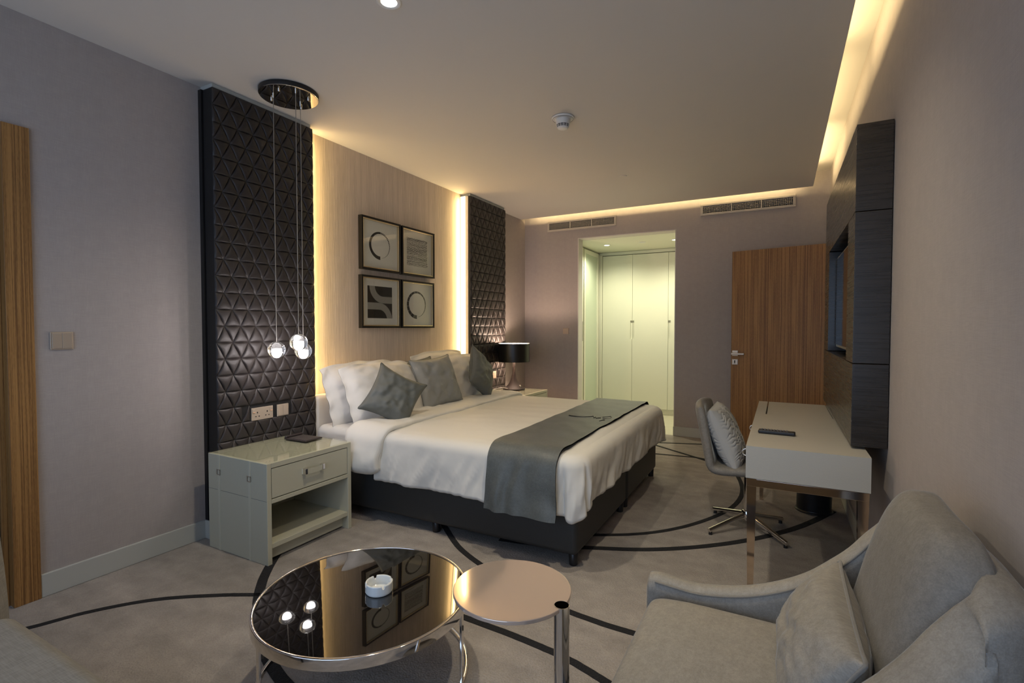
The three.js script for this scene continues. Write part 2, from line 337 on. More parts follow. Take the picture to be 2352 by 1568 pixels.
// dressing room behind the opening
const WZ = -7.48, AX0 = -2.50, AX1 = -0.40, AH = 2.453;
struct('wall_dressing', merge([
  wallbox(AX0 - T, 0, WZ - 0.7, AX0 - 0.03, 2.55, ZB - T), wallbox(AX1, 0, WZ - 0.7, AX1 + T, 2.55, ZB - T), wallbox(AX0 - T, 0, WZ - 0.75, AX1 + T, 2.55, WZ - 0.6),
]), M.wardrobe, 'pale wall of the dressing room');
struct('ceiling_dressing', wallbox(AX0 - T, AH - 0.01, WZ - 0.75, AX1 + T, AH + 0.1, ZB - T), M.wardrobe, 'pale ceiling of the dressing room');
const tf = struct('floor_dressing', wallbox(AX0 - T, -0.08, WZ - 0.75, AX1 + T, -0.004, ZB - 0.02), M.grout, 'cream tiled floor of the dressing room');
for (let i = 0; i < 4; i++) for (let j = 0; j < 3; j++) part('floor_tile', bx(-2.62 + i * 0.55, -0.02, -6.172 - j * 0.5, -2.62 + i * 0.55 + 0.546, 0, -6.172 - j * 0.5 - 0.496, 0.0015), M.tile, tf);
// wardrobe: doors with cut-out pulls at their shared edges
const wr = thing('wardrobe', 'pale cream built-in wardrobe with tall plain doors in the dressing room', 'wardrobe', [0, 0, 0]);
part('plinth', bx(AX0 + 0.02, 0, WZ - 0.5, AX1, 0.084, WZ - 0.03, 0.002), M.wardrobe, wr);
part('carcass', bx(AX0 + 0.02, 0.084, WZ - 0.55, AX1, 2.38, WZ - 0.03, 0.002), M.wardrobe, wr);
part('filler', merge([bx(AX0, 0, WZ - 0.03, AX0 + 0.055, 2.40, WZ + 0.004, 0.002), bx(AX0, 2.395, WZ - 0.03, AX1, 2.44, WZ - 0.012, 0.002)]), M.wardrobe, wr);
const doorsX = [AX0 + 0.06, -1.976, -1.45, -0.92, -0.405], PY0 = 1.12, PY1 = 1.396;
for (let k = 0; k < 4; k++) {
  const x0 = doorsX[k] + 0.002, x1 = doorsX[k + 1] - 0.002, L = k === 1 ? 0.028 : k === 2 ? 0.034 : k === 3 ? 0.028 : 0, R = k === 0 ? 0.028 : 0;
  part('wardrobe_door', merge([bx(x0, 0.088, WZ - 0.022, x1, PY0, WZ, 0), bx(x0, PY1, WZ - 0.022, x1, 2.385, WZ, 0), bx(x0 + L, PY0, WZ - 0.022, x1 - R, PY1, WZ, 0), bx(x0, PY0, WZ - 0.03, x1, PY1, WZ - 0.0225, 0)]), M.wardrobe, wr);
}
// sliding glass screen on the dressing-room side
const gs = thing('glass_screen', 'frosted pale green glass sliding screen at the side of the dressing room', 'screen');
part('screen_frame', merge([bx(AX0 - 0.025, 0.02, -6.86, AX0 + 0.012, 2.42, -6.80, 0.003), bx(AX0 - 0.025, 0.02, -7.44, AX0 + 0.012, 2.42, -7.38, 0.003), bx(AX0 - 0.025, 2.36, -7.38, AX0 + 0.012, 2.42, -6.86, 0.003), bx(AX0 - 0.025, 0.02, -7.38, AX0 + 0.012, 0.08, -6.86, 0.003)]), M.wardrobe, gs);
part('glass_pane', bx(AX0 - 0.008, 0.08, -7.38, AX0 - 0.002, 2.36, -6.86, 0), M.frosted, gs);
part('screen_frame', merge([bx(AX0 - 0.028, 0.0, -6.78, AX0 + 0.004, 2.43, -6.32, 0.003)]), M.wardrobe, gs);
part('pull_slot', bx(AX0 + 0.002, 1.10, -6.755, AX0 + 0.0065, 1.38, -6.735, 0.001), M.dark, gs);

// ceiling fittings
function downlight(x, y, z, m, label) {
  const t = thing('ceiling_downlight', label, 'light', [x, y, z], 0);
  part('trim_ring', lathe([[0.036, 0.001], [0.036, -0.004], [0.05, -0.006], [0.054, -0.003], [0.055, 0.002]]), M.white, t);
  part('lamp_face', new THREE.CylinderGeometry(0.037, 0.037, 0.003, 32).translate(0, -0.0015, 0), m, t);
}
const DL = [-1.559, CEIL, -1.735];
downlight(...DL, M.ledDown, 'round glowing downlight in the ceiling at the top edge of the picture');
spot('downlight_beam', rgb(1, 0.87, 0.65), 2.9, [DL[0], DL[1] - 0.012, DL[2]], [DL[0], 0, DL[2]], 1.18, 0.75, 1.6);
const DR2 = [-0.50, CEIL, -1.80];
downlight(...DR2, M.ledDown, 'round glowing downlight in the ceiling above the armchair, out of the picture');
spot('downlight_right_beam', rgb(1, 0.87, 0.65), 3.0, [DR2[0], DR2[1] - 0.012, DR2[2]], [-0.42, 0, -2.9], 1.05, 0.95, 1.6);
downlight(-2.16, AH - 0.01, -6.80, M.ledWardrobe, 'small glowing downlight in the dressing room ceiling');
spot('dressing_beam', rgb(1, 0.96, 0.68), 1.9, [-2.16, AH - 0.03, -6.80], [-2.1, 0, -6.85], 1.35, 0.6, 1.6);
downlight(-1.24, AH - 0.01, -6.80, M.ledWardrobe, 'second downlight in the dressing room ceiling, hidden by the wall beside the opening');
spot('dressing_beam', rgb(1, 0.96, 0.68), 2.6, [-1.24, AH - 0.03, -6.80], [-1.24, 0, -6.8], 1.35, 0.6, 1.6);
{
  const t = thing('smoke_detector', 'white round smoke detector on the ceiling', 'detector', [-1.351, CEIL, -3.249]);
  part('mounting_plate', lathe([[0, 0], [0.078, 0], [0.078, -0.006], [0.074, -0.012], [0.066, -0.014], [0.05, -0.016], [0, -0.016]]), M.white, t);
  part('sensor_body', lathe([[0.052, -0.014], [0.05, -0.03], [0.046, -0.046], [0.044, -0.05]]), M.white, t);
  part('sensor_grille', lathe([[0.043, -0.05], [0.038, -0.068]]), M.dark, t);
  for (let k = 0; k < 12; k++) { const a = k / 12 * Math.PI * 2; part('grille_rib', rod([0.0445 * Math.cos(a), -0.049, 0.0445 * Math.sin(a)], [0.039 * Math.cos(a), -0.069, 0.039 * Math.sin(a)], 0.0016, 0.0016, 6), M.white, t); }
  for (const [r, y] of [[0.0425, -0.056], [0.0405, -0.062]]) part('grille_ring', new THREE.TorusGeometry(r, 0.0012, 6, 40).rotateX(Math.PI / 2).translate(0, y, 0), M.white, t);
  part('sensor_cap', lathe([[0.039, -0.067], [0.036, -0.074], [0.026, -0.08], [0, -0.082]]), M.white, t);
  for (const r of [0.06, 0.07]) part('plate_groove', new THREE.TorusGeometry(r, 0.0014, 6, 48).rotateX(Math.PI / 2).translate(0, -0.0138, 0), M.key, t);
}
single('sprinkler_cover', lathe([[0, -0.006], [0.03, -0.006], [0.034, -0.002], [0.034, 0.002]]).translate(-1.353, CEIL, -4.767), M.paint, 'small flat white sprinkler cover on the ceiling beyond the smoke detector', 'cover');
single('sprinkler_cover', lathe([[0, -0.008], [0.04, -0.008], [0.044, -0.002], [0.044, 0.002]]).translate(-1.66, AH - 0.01, -6.78), M.white, 'small flat disc cover on the dressing room ceiling', 'cover');

// air vents high on the back wall
function airVent(x0, x1, y0, y1, label) {
  const t = thing('air_vent', label, 'vent', [x0, y0, ZB]), w = x1 - x0, h = y1 - y0, m = 0.026;
  const a0 = 0.021, a1 = w - 0.021, b0 = 2.594 - y0, b1 = 2.686 - y0, e = 0.004, zd = -0.6;   // sheet-metal duct running back through the wall
  part('duct', merge([wallbox(a0, b0, zd, a1, b0 + e, -0.002), wallbox(a0, b1 - e, zd, a1, b1, -0.002), wallbox(a0, b0, zd, a0 + e, b1, -0.002), wallbox(a1 - e, b0, zd, a1, b1, -0.002), wallbox(a0, b0, zd - e, a1, b1, zd)]), M.duct, t);
  part('frame', merge([bx(0, 0, 0, w, m, 0.014, 0.003), bx(0, h - m, 0, w, h, 0.014, 0.003), bx(0, m, 0, m, h - m, 0.014, 0.003), bx(w - m, m, 0, w, h - m, 0.014, 0.003)]), M.vent, t);
  const s = (w - 2 * m) / 3;
  for (const k of [1, 2]) part('mullion', bx(m + s * k - 0.007, m, 0, m + s * k + 0.007, h - m, 0.013, 0.002), M.vent, t);
  for (let k = 0; k < 3; k++) {
    const a = m + s * k + (k ? 0.007 : 0), b = m + s * (k + 1) - (k < 2 ? 0.007 : 0), bars = [];
    for (let i = 1; i < 17; i++) { const x = a + (b - a) * i / 17; bars.push(bx(x - 0.0016, m, 0.004, x + 0.0016, h - m, 0.008, 0)); }
    for (let j = 1; j < 5; j++) { const y = m + (h - 2 * m) * j / 5; bars.push(bx(a, y - 0.0018, 0.007, b, y + 0.0018, 0.0105, 0)); }
    const g = part('grille', merge(bars), M.vent, t); g.userData.kind = 'stuff';
  }
}
airVent(-2.77, -1.832, 2.567, 2.701, 'cream air vent on the back wall above the lit dressing room opening');
airVent(-0.836, 0.12, 2.580, 2.713, 'cream air vent on the back wall above the wood door');

// switches and sockets
function plateAlong(name, label, category, [x, y, z], axis, w, h, rockers) {
  const t = thing(name, label, category, [x, y, z], axis === 'x' ? Math.PI / 2 : 0);
  part('plate', bx(-w / 2, -h / 2, 0, w / 2, h / 2, 0.009, 0.003), M.brassPlate, t);
  const g = (w - 0.012) / rockers;
  for (let k = 0; k < rockers; k++) part('rocker', bx(-w / 2 + 0.006 + k * g + 0.0006, -h / 2 + 0.006, 0.007, -w / 2 + 0.006 + (k + 1) * g - 0.0006, h / 2 - 0.006, 0.012, 0.0015), M.brassPlate, t);
  return t;
}
plateAlong('light_switch', 'beige double rocker light switch on the left wall beside the dark door', 'switch', [XL, 1.232, -1.106], 'x', 0.09, 0.087, 2);
plateAlong('light_switch', 'beige single light switch on the back wall beside the dressing room opening', 'switch', [-2.504, 1.246, ZB], 'z', 0.084, 0.08, 1);

// ================= quilted headboard panels =================
function padGeometry(p, H) {   // pillow-shaped triangle over corners p (in u, v), standing H proud: rim, two insets and a crowned cap
  const m = 3, rings = [[0, 0], [0.13, 0.62], [0.34, 0.95]], pos = [], idx = [], cu = (p[0][0] + p[1][0] + p[2][0]) / 3, cv = (p[0][1] + p[1][1] + p[2][1]) / 3;
  const add = (u, v, h) => { pos.push(H * h, v, -u); return pos.length / 3 - 1; };
  const loops = rings.map(([s, h]) => {
    const l = [];
    for (let e = 0; e < 3; e++) for (let k = 0; k < m; k++) {
      const A = p[e], B = p[(e + 1) % 3], t = k / m, u = A[0] + (B[0] - A[0]) * t, v = A[1] + (B[1] - A[1]) * t;
      l.push(add(u + (cu - u) * s, v + (cv - v) * s, h * (k || !s ? 1 : 0.72)));
    }
    return l;
  });
  for (let r = 0; r < 2; r++) for (let k = 0; k < 3 * m; k++) { const n = (k + 1) % (3 * m), a = loops[r][k], b = loops[r][n], c = loops[r + 1][k], d = loops[r + 1][n]; idx.push(a, b, d, a, d, c); }
  const top = add(cu, cv, 1.04); for (let k = 0; k < 3 * m; k++) idx.push(loops[2][k], loops[2][(k + 1) % (3 * m)], top);
  const g = new THREE.BufferGeometry(); g.setAttribute('position', new THREE.Float32BufferAttribute(pos, 3));
  g.setAttribute('uv', new THREE.Float32BufferAttribute(pos.flatMap((_, k) => k % 3 ? [] : [pos[k + 2], pos[k + 1]]), 2)); g.setIndex(idx); g.computeVertexNormals();
  if (g.attributes.normal.getX(pos.length / 3 - 1) < 0) { g.setIndex(idx.map((v, k) => k % 3 === 0 ? v : k % 3 === 1 ? idx[k + 1] : idx[k - 1])); g.computeVertexNormals(); }
  return g;
}
function quiltedPanel(label, zNear, width, yTop, skip) {
  const cols = 7, b = width / cols, rh = 0.1012, y0 = 0.113, t = thing('quilted_panel', label, 'wall panel', [XP - 0.03, 0, zNear]);
  part('backing', bx(-0.065, y0, 0, 0.028, yTop, -width, 0.006), M.blackpanel, t, 'plain black side of the panel');
  const H = 0.014, half = [[0, 0], [b / 2, 0], [b, 0]];
  const shapes = {
    up: padGeometry([[0, 0], [b, 0], [b / 2, rh]], H), down: padGeometry([[b / 2, 0], [b, rh], [0, rh]], H),
    upL: padGeometry([[0, 0], [b / 2, 0], [0, rh]], H * 0.8), upR: padGeometry([[0, 0], [b / 2, 0], [b / 2, rh]], H * 0.8),
    downL: padGeometry([[0, 0], [b / 2, rh], [0, rh]], H * 0.8), downR: padGeometry([[b / 2, 0], [b / 2, rh], [0, rh]], H * 0.8),
  };
  const rows = Math.floor((yTop - y0) / rh), start = yTop - rows * rh; let count = 0; const rest = [];
  const put = (kind, u, v, r) => {
    const wide = kind === 'up' || kind === 'down' ? b : b / 2;
    if (skip && v > 0.62 && v < 0.72 && u + wide > skip[0] && u < skip[1]) {   // pads cut off beside the socket plates
      if (wide === b && u + b / 2 <= skip[0] + 0.02) put(kind === 'up' ? 'upR' : 'downR', u, v, r);
      else if (wide === b && u + b / 2 >= skip[1] - 0.02) put(kind === 'up' ? 'upL' : 'downL', u + b / 2, v, r);
      if (wide === b || (u + wide > skip[0] + 0.02 && u < skip[1] - 0.02)) return;
    }
    if (count < 300) { const o = part('pad', shapes[kind], M.leather, t); o.position.set(0.028, v, -u); count++; } else rest.push(shapes[kind].clone().translate(0.028, v, -u));
  };
  for (let k = rows - 1; k >= 0; k--) {
    const v = start + k * rh;
    if (k % 2 === 0) {
      for (let i = 0; i < cols; i++) put('up', i * b, v, k);
      put('downL', 0, v, k); for (let i = 0; i < cols - 1; i++) put('down', (i + 0.5) * b, v, k); put('downR', (cols - 0.5) * b, v, k);
    } else {
      for (let i = 0; i < cols; i++) put('down', i * b, v, k);
      put('upL', 0, v, k); for (let i = 0; i < cols - 1; i++) put('up', (i + 0.5) * b, v, k); put('upR', (cols - 0.5) * b, v, k);
    }
  }
  if (rest.length) { const o = part('lower_pads', mergeGeometries(rest), M.leather, t); o.userData.kind = 'stuff'; }
  return t;
}
quiltedPanel('black leather panel of quilted triangles on the left, behind the glass pendants', -1.792, 0.72, 2.722, [0.200, 0.512]);
quiltedPanel('black leather panel of quilted triangles on the right, behind the black table lamp', -4.585, 0.775, 2.722, [0.44, 0.556]);
// shadow gap piece above each panel and black piers under them
single('panel_header', bx(XL, 2.728, -1.80, XP - 0.012, CEIL, -2.505, 0.002), M.skirting, 'thin grey strip between the left quilted panel and the ceiling', 'strip');
single('panel_header', bx(XL, 2.728, -4.60, XP - 0.012, CEIL, -5.355, 0.002), M.skirting, 'thin grey strip between the right quilted panel and the ceiling', 'strip');
struct('wall_pier_left', bx(XL - 0.02, 0, -1.785, XP - 0.1, 2.726, -2.505, 0), M.blackpanel);
struct('wall_pier_right', bx(XL - 0.02, 0, -4.60, XP - 0.1, 2.726, -5.355, 0), M.headboard);
{
  const y = 0.737, t = thing('wall_socket', 'beige double power socket in the left quilted panel', 'socket', [XP + 0.0, y, -2.084], Math.PI / 2);
  part('mounting_board', bx(-0.092, -0.048, -0.006, 0.212, 0.048, 0.001, 0.002), M.blackpanel, t);
  part('plate', bx(-0.077, -0.041, 0, 0.077, 0.041, 0.008, 0.003), M.brassPlate, t);
  for (const s of [-1, 1]) {
    const c = s * 0.032 - (s < 0 ? 0.004 : -0.002);
    part('pin_hole', merge([bx(c - 0.004, 0.004, 0.007, c + 0.003, 0.014, 0.0088, 0), bx(c - 0.016, -0.018, 0.007, c - 0.007, -0.013, 0.0088, 0), bx(c + 0.007, -0.018, 0.007, c + 0.016, -0.013, 0.0088, 0)]), M.dark, t);
    part('rocker', bx(s * 0.062 - 0.010, 0.012, 0.007, s * 0.062 + 0.010, 0.034, 0.0115, 0.002), M.brassPlate, t);
    part('indicator', bx(s * 0.062 - 0.008, 0.009, 0.009, s * 0.062 + 0.008, 0.014, 0.0122, 0.001), mat({ color: rgb(0.75, 0.42, 0.25), roughness: 0.4 }), t, 'orange switch marker');
  }
  plateAlong('light_switch', 'beige double rocker switch in the left quilted panel beside the power socket', 'switch', [XP + 0.001, y, -2.235], 'x', 0.088, 0.081, 2);
  plateAlong('light_switch', 'small beige switch in the right quilted panel beside the black table lamp', 'switch', [XP + 0.003, 0.735, -5.08], 'x', 0.085, 0.085, 1);
}
// warm light strips on the inner sides of the panels
function sideStrip(z, dir, label, rad) {
  const t = thing('light_strip', label, 'light strip');
  part('channel', bx(XL + 0.008, 0.3, z, XL + 0.104, 2.722, z + dir * 0.005, 0.001), M.paint, t);
  part('light_strip', bx(XL + 0.010, 0.3, z + dir * 0.005, XL + 0.068, 2.722, z + dir * 0.010, 0.001), M.ledWarm, t);
  area('strip_glow', WARM, rad, 0.032, 2.38, [XL + 0.056, 1.5, z + dir * 0.026], [XL + 0.056 - 0.62, 1.5, z + dir * 0.9]);
}
sideStrip(-2.514, -1, 'warm light strip behind the inner edge of the left quilted panel', 19);
sideStrip(-4.583, 1, 'glowing warm light strip beside the right quilted panel', 20);

// ================= pictures =================
function artRing(x, w, h) {
  x.fillStyle = '#d8d6cf'; x.fillRect(0, 0, w, h); x.fillStyle = '#231f1a';
  const cx = w * 0.5, cy = h * 0.5, R = w * 0.275;
  for (let k = 0; k < 330; k++) {   // thick at the foot, thinning clockwise into dots
    const f = k / 330, a = Math.PI / 2 + f * Math.PI * 1.97, th = w * 0.075 * Math.pow(1 - f, 0.85);
    if (f > 0.52 && k % 7 > 3) continue;
    if (th < 1) continue;
    x.save(); x.translate(cx + R * Math.cos(a), cy + R * Math.sin(a)); x.rotate(a); x.fillRect(-th / 2, -2.4, th, 4.8); x.restore();
  }
}
function artText(x, w, h) {
  x.fillStyle = '#d2d0c8'; x.fillRect(0, 0, w, h); x.strokeStyle = '#12100d'; 
  for (let r = 0; r < 34; r++) {
    const y = h * (0.17 + 0.66 * r / 34); let px = w * 0.16; x.lineWidth = 3 + 2.5 * rnd(); x.beginPath();
    while (px < w * 0.84) { const l = 6 + 16 * rnd(); x.moveTo(px, y + 5 * (rnd() - 0.5)); x.quadraticCurveTo(px + l / 2, y + 14 * (rnd() - 0.5), px + l, y + 5 * (rnd() - 0.5)); px += l + (rnd() < 0.2 ? 7 : 1.5); }
    x.stroke();
  }
}
function artBands(x, w, h) {
  x.fillStyle = '#d0cec8'; x.fillRect(0, 0, w, h);
  const a = w * 0.15, b = w * 0.85, s = b - a; x.save(); x.beginPath(); x.rect(a, a, s, s); x.clip();
  x.fillStyle = '#28241f'; x.fillRect(a, a, s, s);
  for (let k = 0; k < 20; k++) {
    const o = (k / 19 - 0.5) * s * 0.2; x.strokeStyle = ['#8a8782', '#96938d', '#7d7a76', '#9d9a94'][k % 4]; x.lineWidth = s * 0.0125;
    x.beginPath(); x.arc(a + s * 0.62, a - s * 0.02, s * 0.44 - o + s * 0.0, Math.PI, Math.PI / 2, true); x.lineTo(b + 5, a + s * 0.42 - o); x.stroke();
    x.beginPath(); x.moveTo(a - 5, a + s * 0.62 + o); x.lineTo(a + s * 0.45, a + s * 0.62 + o); x.arc(a + s * 0.45, a + s * 1.06, s * 0.44 - o, -Math.PI / 2, 0); x.stroke();
  }
  x.restore();
}
function artDashes(x, w, h) {
  x.fillStyle = '#d8d6cf'; x.fillRect(0, 0, w, h); x.fillStyle = '#231f1a'; const cx = w * 0.5, cy = h * 0.5, R = w * 0.3, n = 17;
  for (let k = 0; k < n; k++) for (let j = 0; j < 40; j++) {
    if (j > 36) continue;
    const f = (k + j / 40) / n, a = Math.PI / 2 + f * Math.PI * 1.97, th = w * 0.085 * Math.pow(1 - f, 0.95) + 1.5;
    x.save(); x.translate(cx + R * Math.cos(a), cy + R * Math.sin(a)); x.rotate(a); x.fillRect(-th / 2, -1.4, th, 2.8); x.restore();
  }
}
function picture(label, zc, yc, draw) {
  const w = 0.485, h = 0.447, d = 0.042, f = 0.016, t = thing('framed_picture', label, 'picture', [XL + 0.004, yc, zc], Math.PI / 2, 'framed prints above the bed');
  part('frame', merge([bx(-w / 2, -h / 2, 0, w / 2, -h / 2 + f, d, 0.002), bx(-w / 2, h / 2 - f, 0, w / 2, h / 2, d, 0.002), bx(-w / 2, -h / 2 + f, 0, -w / 2 + f, h / 2 - f, d, 0.002), bx(w / 2 - f, -h / 2 + f, 0, w / 2, h / 2 - f, d, 0.002)]), M.frame, t);
  const g = f + 0.009;
  part('gilt_slip', merge([bx(-w / 2 + f, -h / 2 + f, 0.012, w / 2 - f, -h / 2 + g, d - 0.006, 0.001), bx(-w / 2 + f, h / 2 - g, 0.012, w / 2 - f, h / 2 - f, d - 0.006, 0.001), bx(-w / 2 + f, -h / 2 + g, 0.012, -w / 2 + g, h / 2 - g, d - 0.006, 0.001), bx(w / 2 - g, -h / 2 + g, 0.012, w / 2 - f, h / 2 - g, d - 0.006, 0.001)]), M.gold, t, 'thin gilt inner edge');
  part('print', new THREE.PlaneGeometry(w - 2 * g, h - 2 * g).translate(0, 0, 0.014), mat({ map: canvasTex(512, 512, draw), roughness: 0.9, color: rgb(1, 1, 1) }), t);
  part('glass', new THREE.PlaneGeometry(w - 2 * g, h - 2 * g).translate(0, 0, 0.018), M.clear, t);
}
picture('black framed print of a tapering dark ring, upper left of four', -3.312, 2.010, artRing);
picture('black framed print of a block of dense scribbled lines, upper right of four', -3.815, 2.008, artText);
picture('black framed print of two curved grey bands on black, lower left of four', -3.308, 1.515, artBands);
picture('black framed print of a ring of dashes, lower right of four', -3.808, 1.514, artDashes);

// ================= pendant light =================
{
  const C = [-2.70, CEIL, -2.10];
  const t = thing('pendant_light', 'cluster of three clear glass globe pendants hanging from a round black canopy', 'pendant light', C);
  part('canopy', lathe([[0, 0], [0.168, 0], [0.172, -0.003], [0.172, -0.028], [0.168, -0.032], [0.160, -0.033]], 64), M.blackpanel, t);
  part('canopy_mirror', lathe([[0.171, -0.029], [0.167, -0.034], [0, -0.034]], 64), mat({ color: rgb(0.75, 0.72, 0.68), metalness: 1, roughness: 0.04 }), t, 'mirror-polished underside');
  for (const [x, z] of [[-0.1, 0.05], [0.05, 0.11], [0.1, -0.06], [-0.04, -0.12]]) part('screw', lathe([[0, -0.05], [0.006, -0.049], [0.0065, -0.036], [0.0065, -0.034]], 12).translate(x, 0, z), M.chrome, t);
  const glass = mat({ color: rgb(1, 1, 1), transmission: 1, thickness: 0.1, roughness: 0, ior: 1.45, emissive: rgb(0.02, 0.02, 0.02) });
  const glow = mat({ color: rgb(1, 1, 1), emissive: rgb(1, 0.93, 0.92), emissiveIntensity: 5, roughness: 0.5 });
  for (const [x, y, z] of [[-2.755, 1.158, -2.03], [-2.585, 1.206, -2.056], [-2.71, 1.145, -2.19]]) {
    const p = [x - C[0], y - C[1], z - C[2]];
    part('cord', rod([p[0], -0.034, p[2]], [p[0], p[1] + 0.05, p[2]], 0.0022, 0.0022, 8), M.cable, t);
    part('cord_grip', rod([p[0], -0.05, p[2]], [p[0], -0.034, p[2]], 0.005, 0.005, 10), M.chrome, t);
    const globe = part('glass_globe', new THREE.SphereGeometry(0.052, 48, 32).translate(...p), glass, t, 'clear glass globe');
    part('lamp_cup', lathe([[0, -0.036], [0.012, -0.033], [0.019, -0.022], [0.021, -0.006], [0.020, 0.004], [0, 0.005]], 24).translate(...p), glow, globe);
    for (let k = 0; k < 14; k++) { const a = rnd() * 6.283, r = 0.026 + 0.016 * rnd(), q = 0.004 + 0.02 * rnd(); part('bubble', new THREE.SphereGeometry(0.0011 + 0.0009 * rnd(), 8, 6).translate(p[0] + r * Math.cos(a), p[1] + q * (k % 3 ? 1 : -1), p[2] + r * Math.sin(a)), M.white, globe); }
    const l = new THREE.PointLight(rgb(1, 0.90, 0.90), 0.07, 0, 2); l.name = 'pendant_glow'; l.position.set(x, y - 0.015, z); l.castShadow = true; l.shadow.radius = 1.1; scene.add(l);
  }
}

// ================= bed =================
const BZ0 = -2.49, BZ1 = -4.43, BZC = (BZ0 + BZ1) / 2, BX0 = -2.98, BX1 = -0.95;
{
  const t = thing('divan_bed', 'charcoal leather divan bed base in two halves with a cream headboard', 'bed', [0, 0, 0]);
  part('divan_half', bx(BX0, 0.062, BZ0, BX1, 0.345, -3.475, 0.03, false, 4), M.divan, t);
  part('divan_half', bx(BX0, 0.062, -3.495, BX1, 0.345, BZ1, 0.03, false, 4), M.divan, t);
  for (const [x, z] of [[-0.985, -2.535], [-1.914, -2.535], [-2.9, -2.535], [-0.985, -3.43], [-0.985, -3.54], [-0.985, -4.38], [-1.914, -4.38]]) part('foot', lathe([[0, 0], [0.022, 0], [0.024, 0.004], [0.026, 0.066], [0, 0.066]], 24).translate(x, 0, z), M.black, t);
  part('headboard', bx(XL + 0.035, 0.05, -2.515, XL + 0.135, 0.795, -4.56, 0.03, false, 5), M.headboard, t, 'cream upholstered headboard');
}
{
  const g = bx(BX0 + 0.01, 0.346, BZ0 + 0.0, BX1 - 0.005, 0.592, BZ1, 0.055, false, 6);
  single('mattress', g, M.cotton, 'white mattress on the charcoal divan base', 'mattress');
}
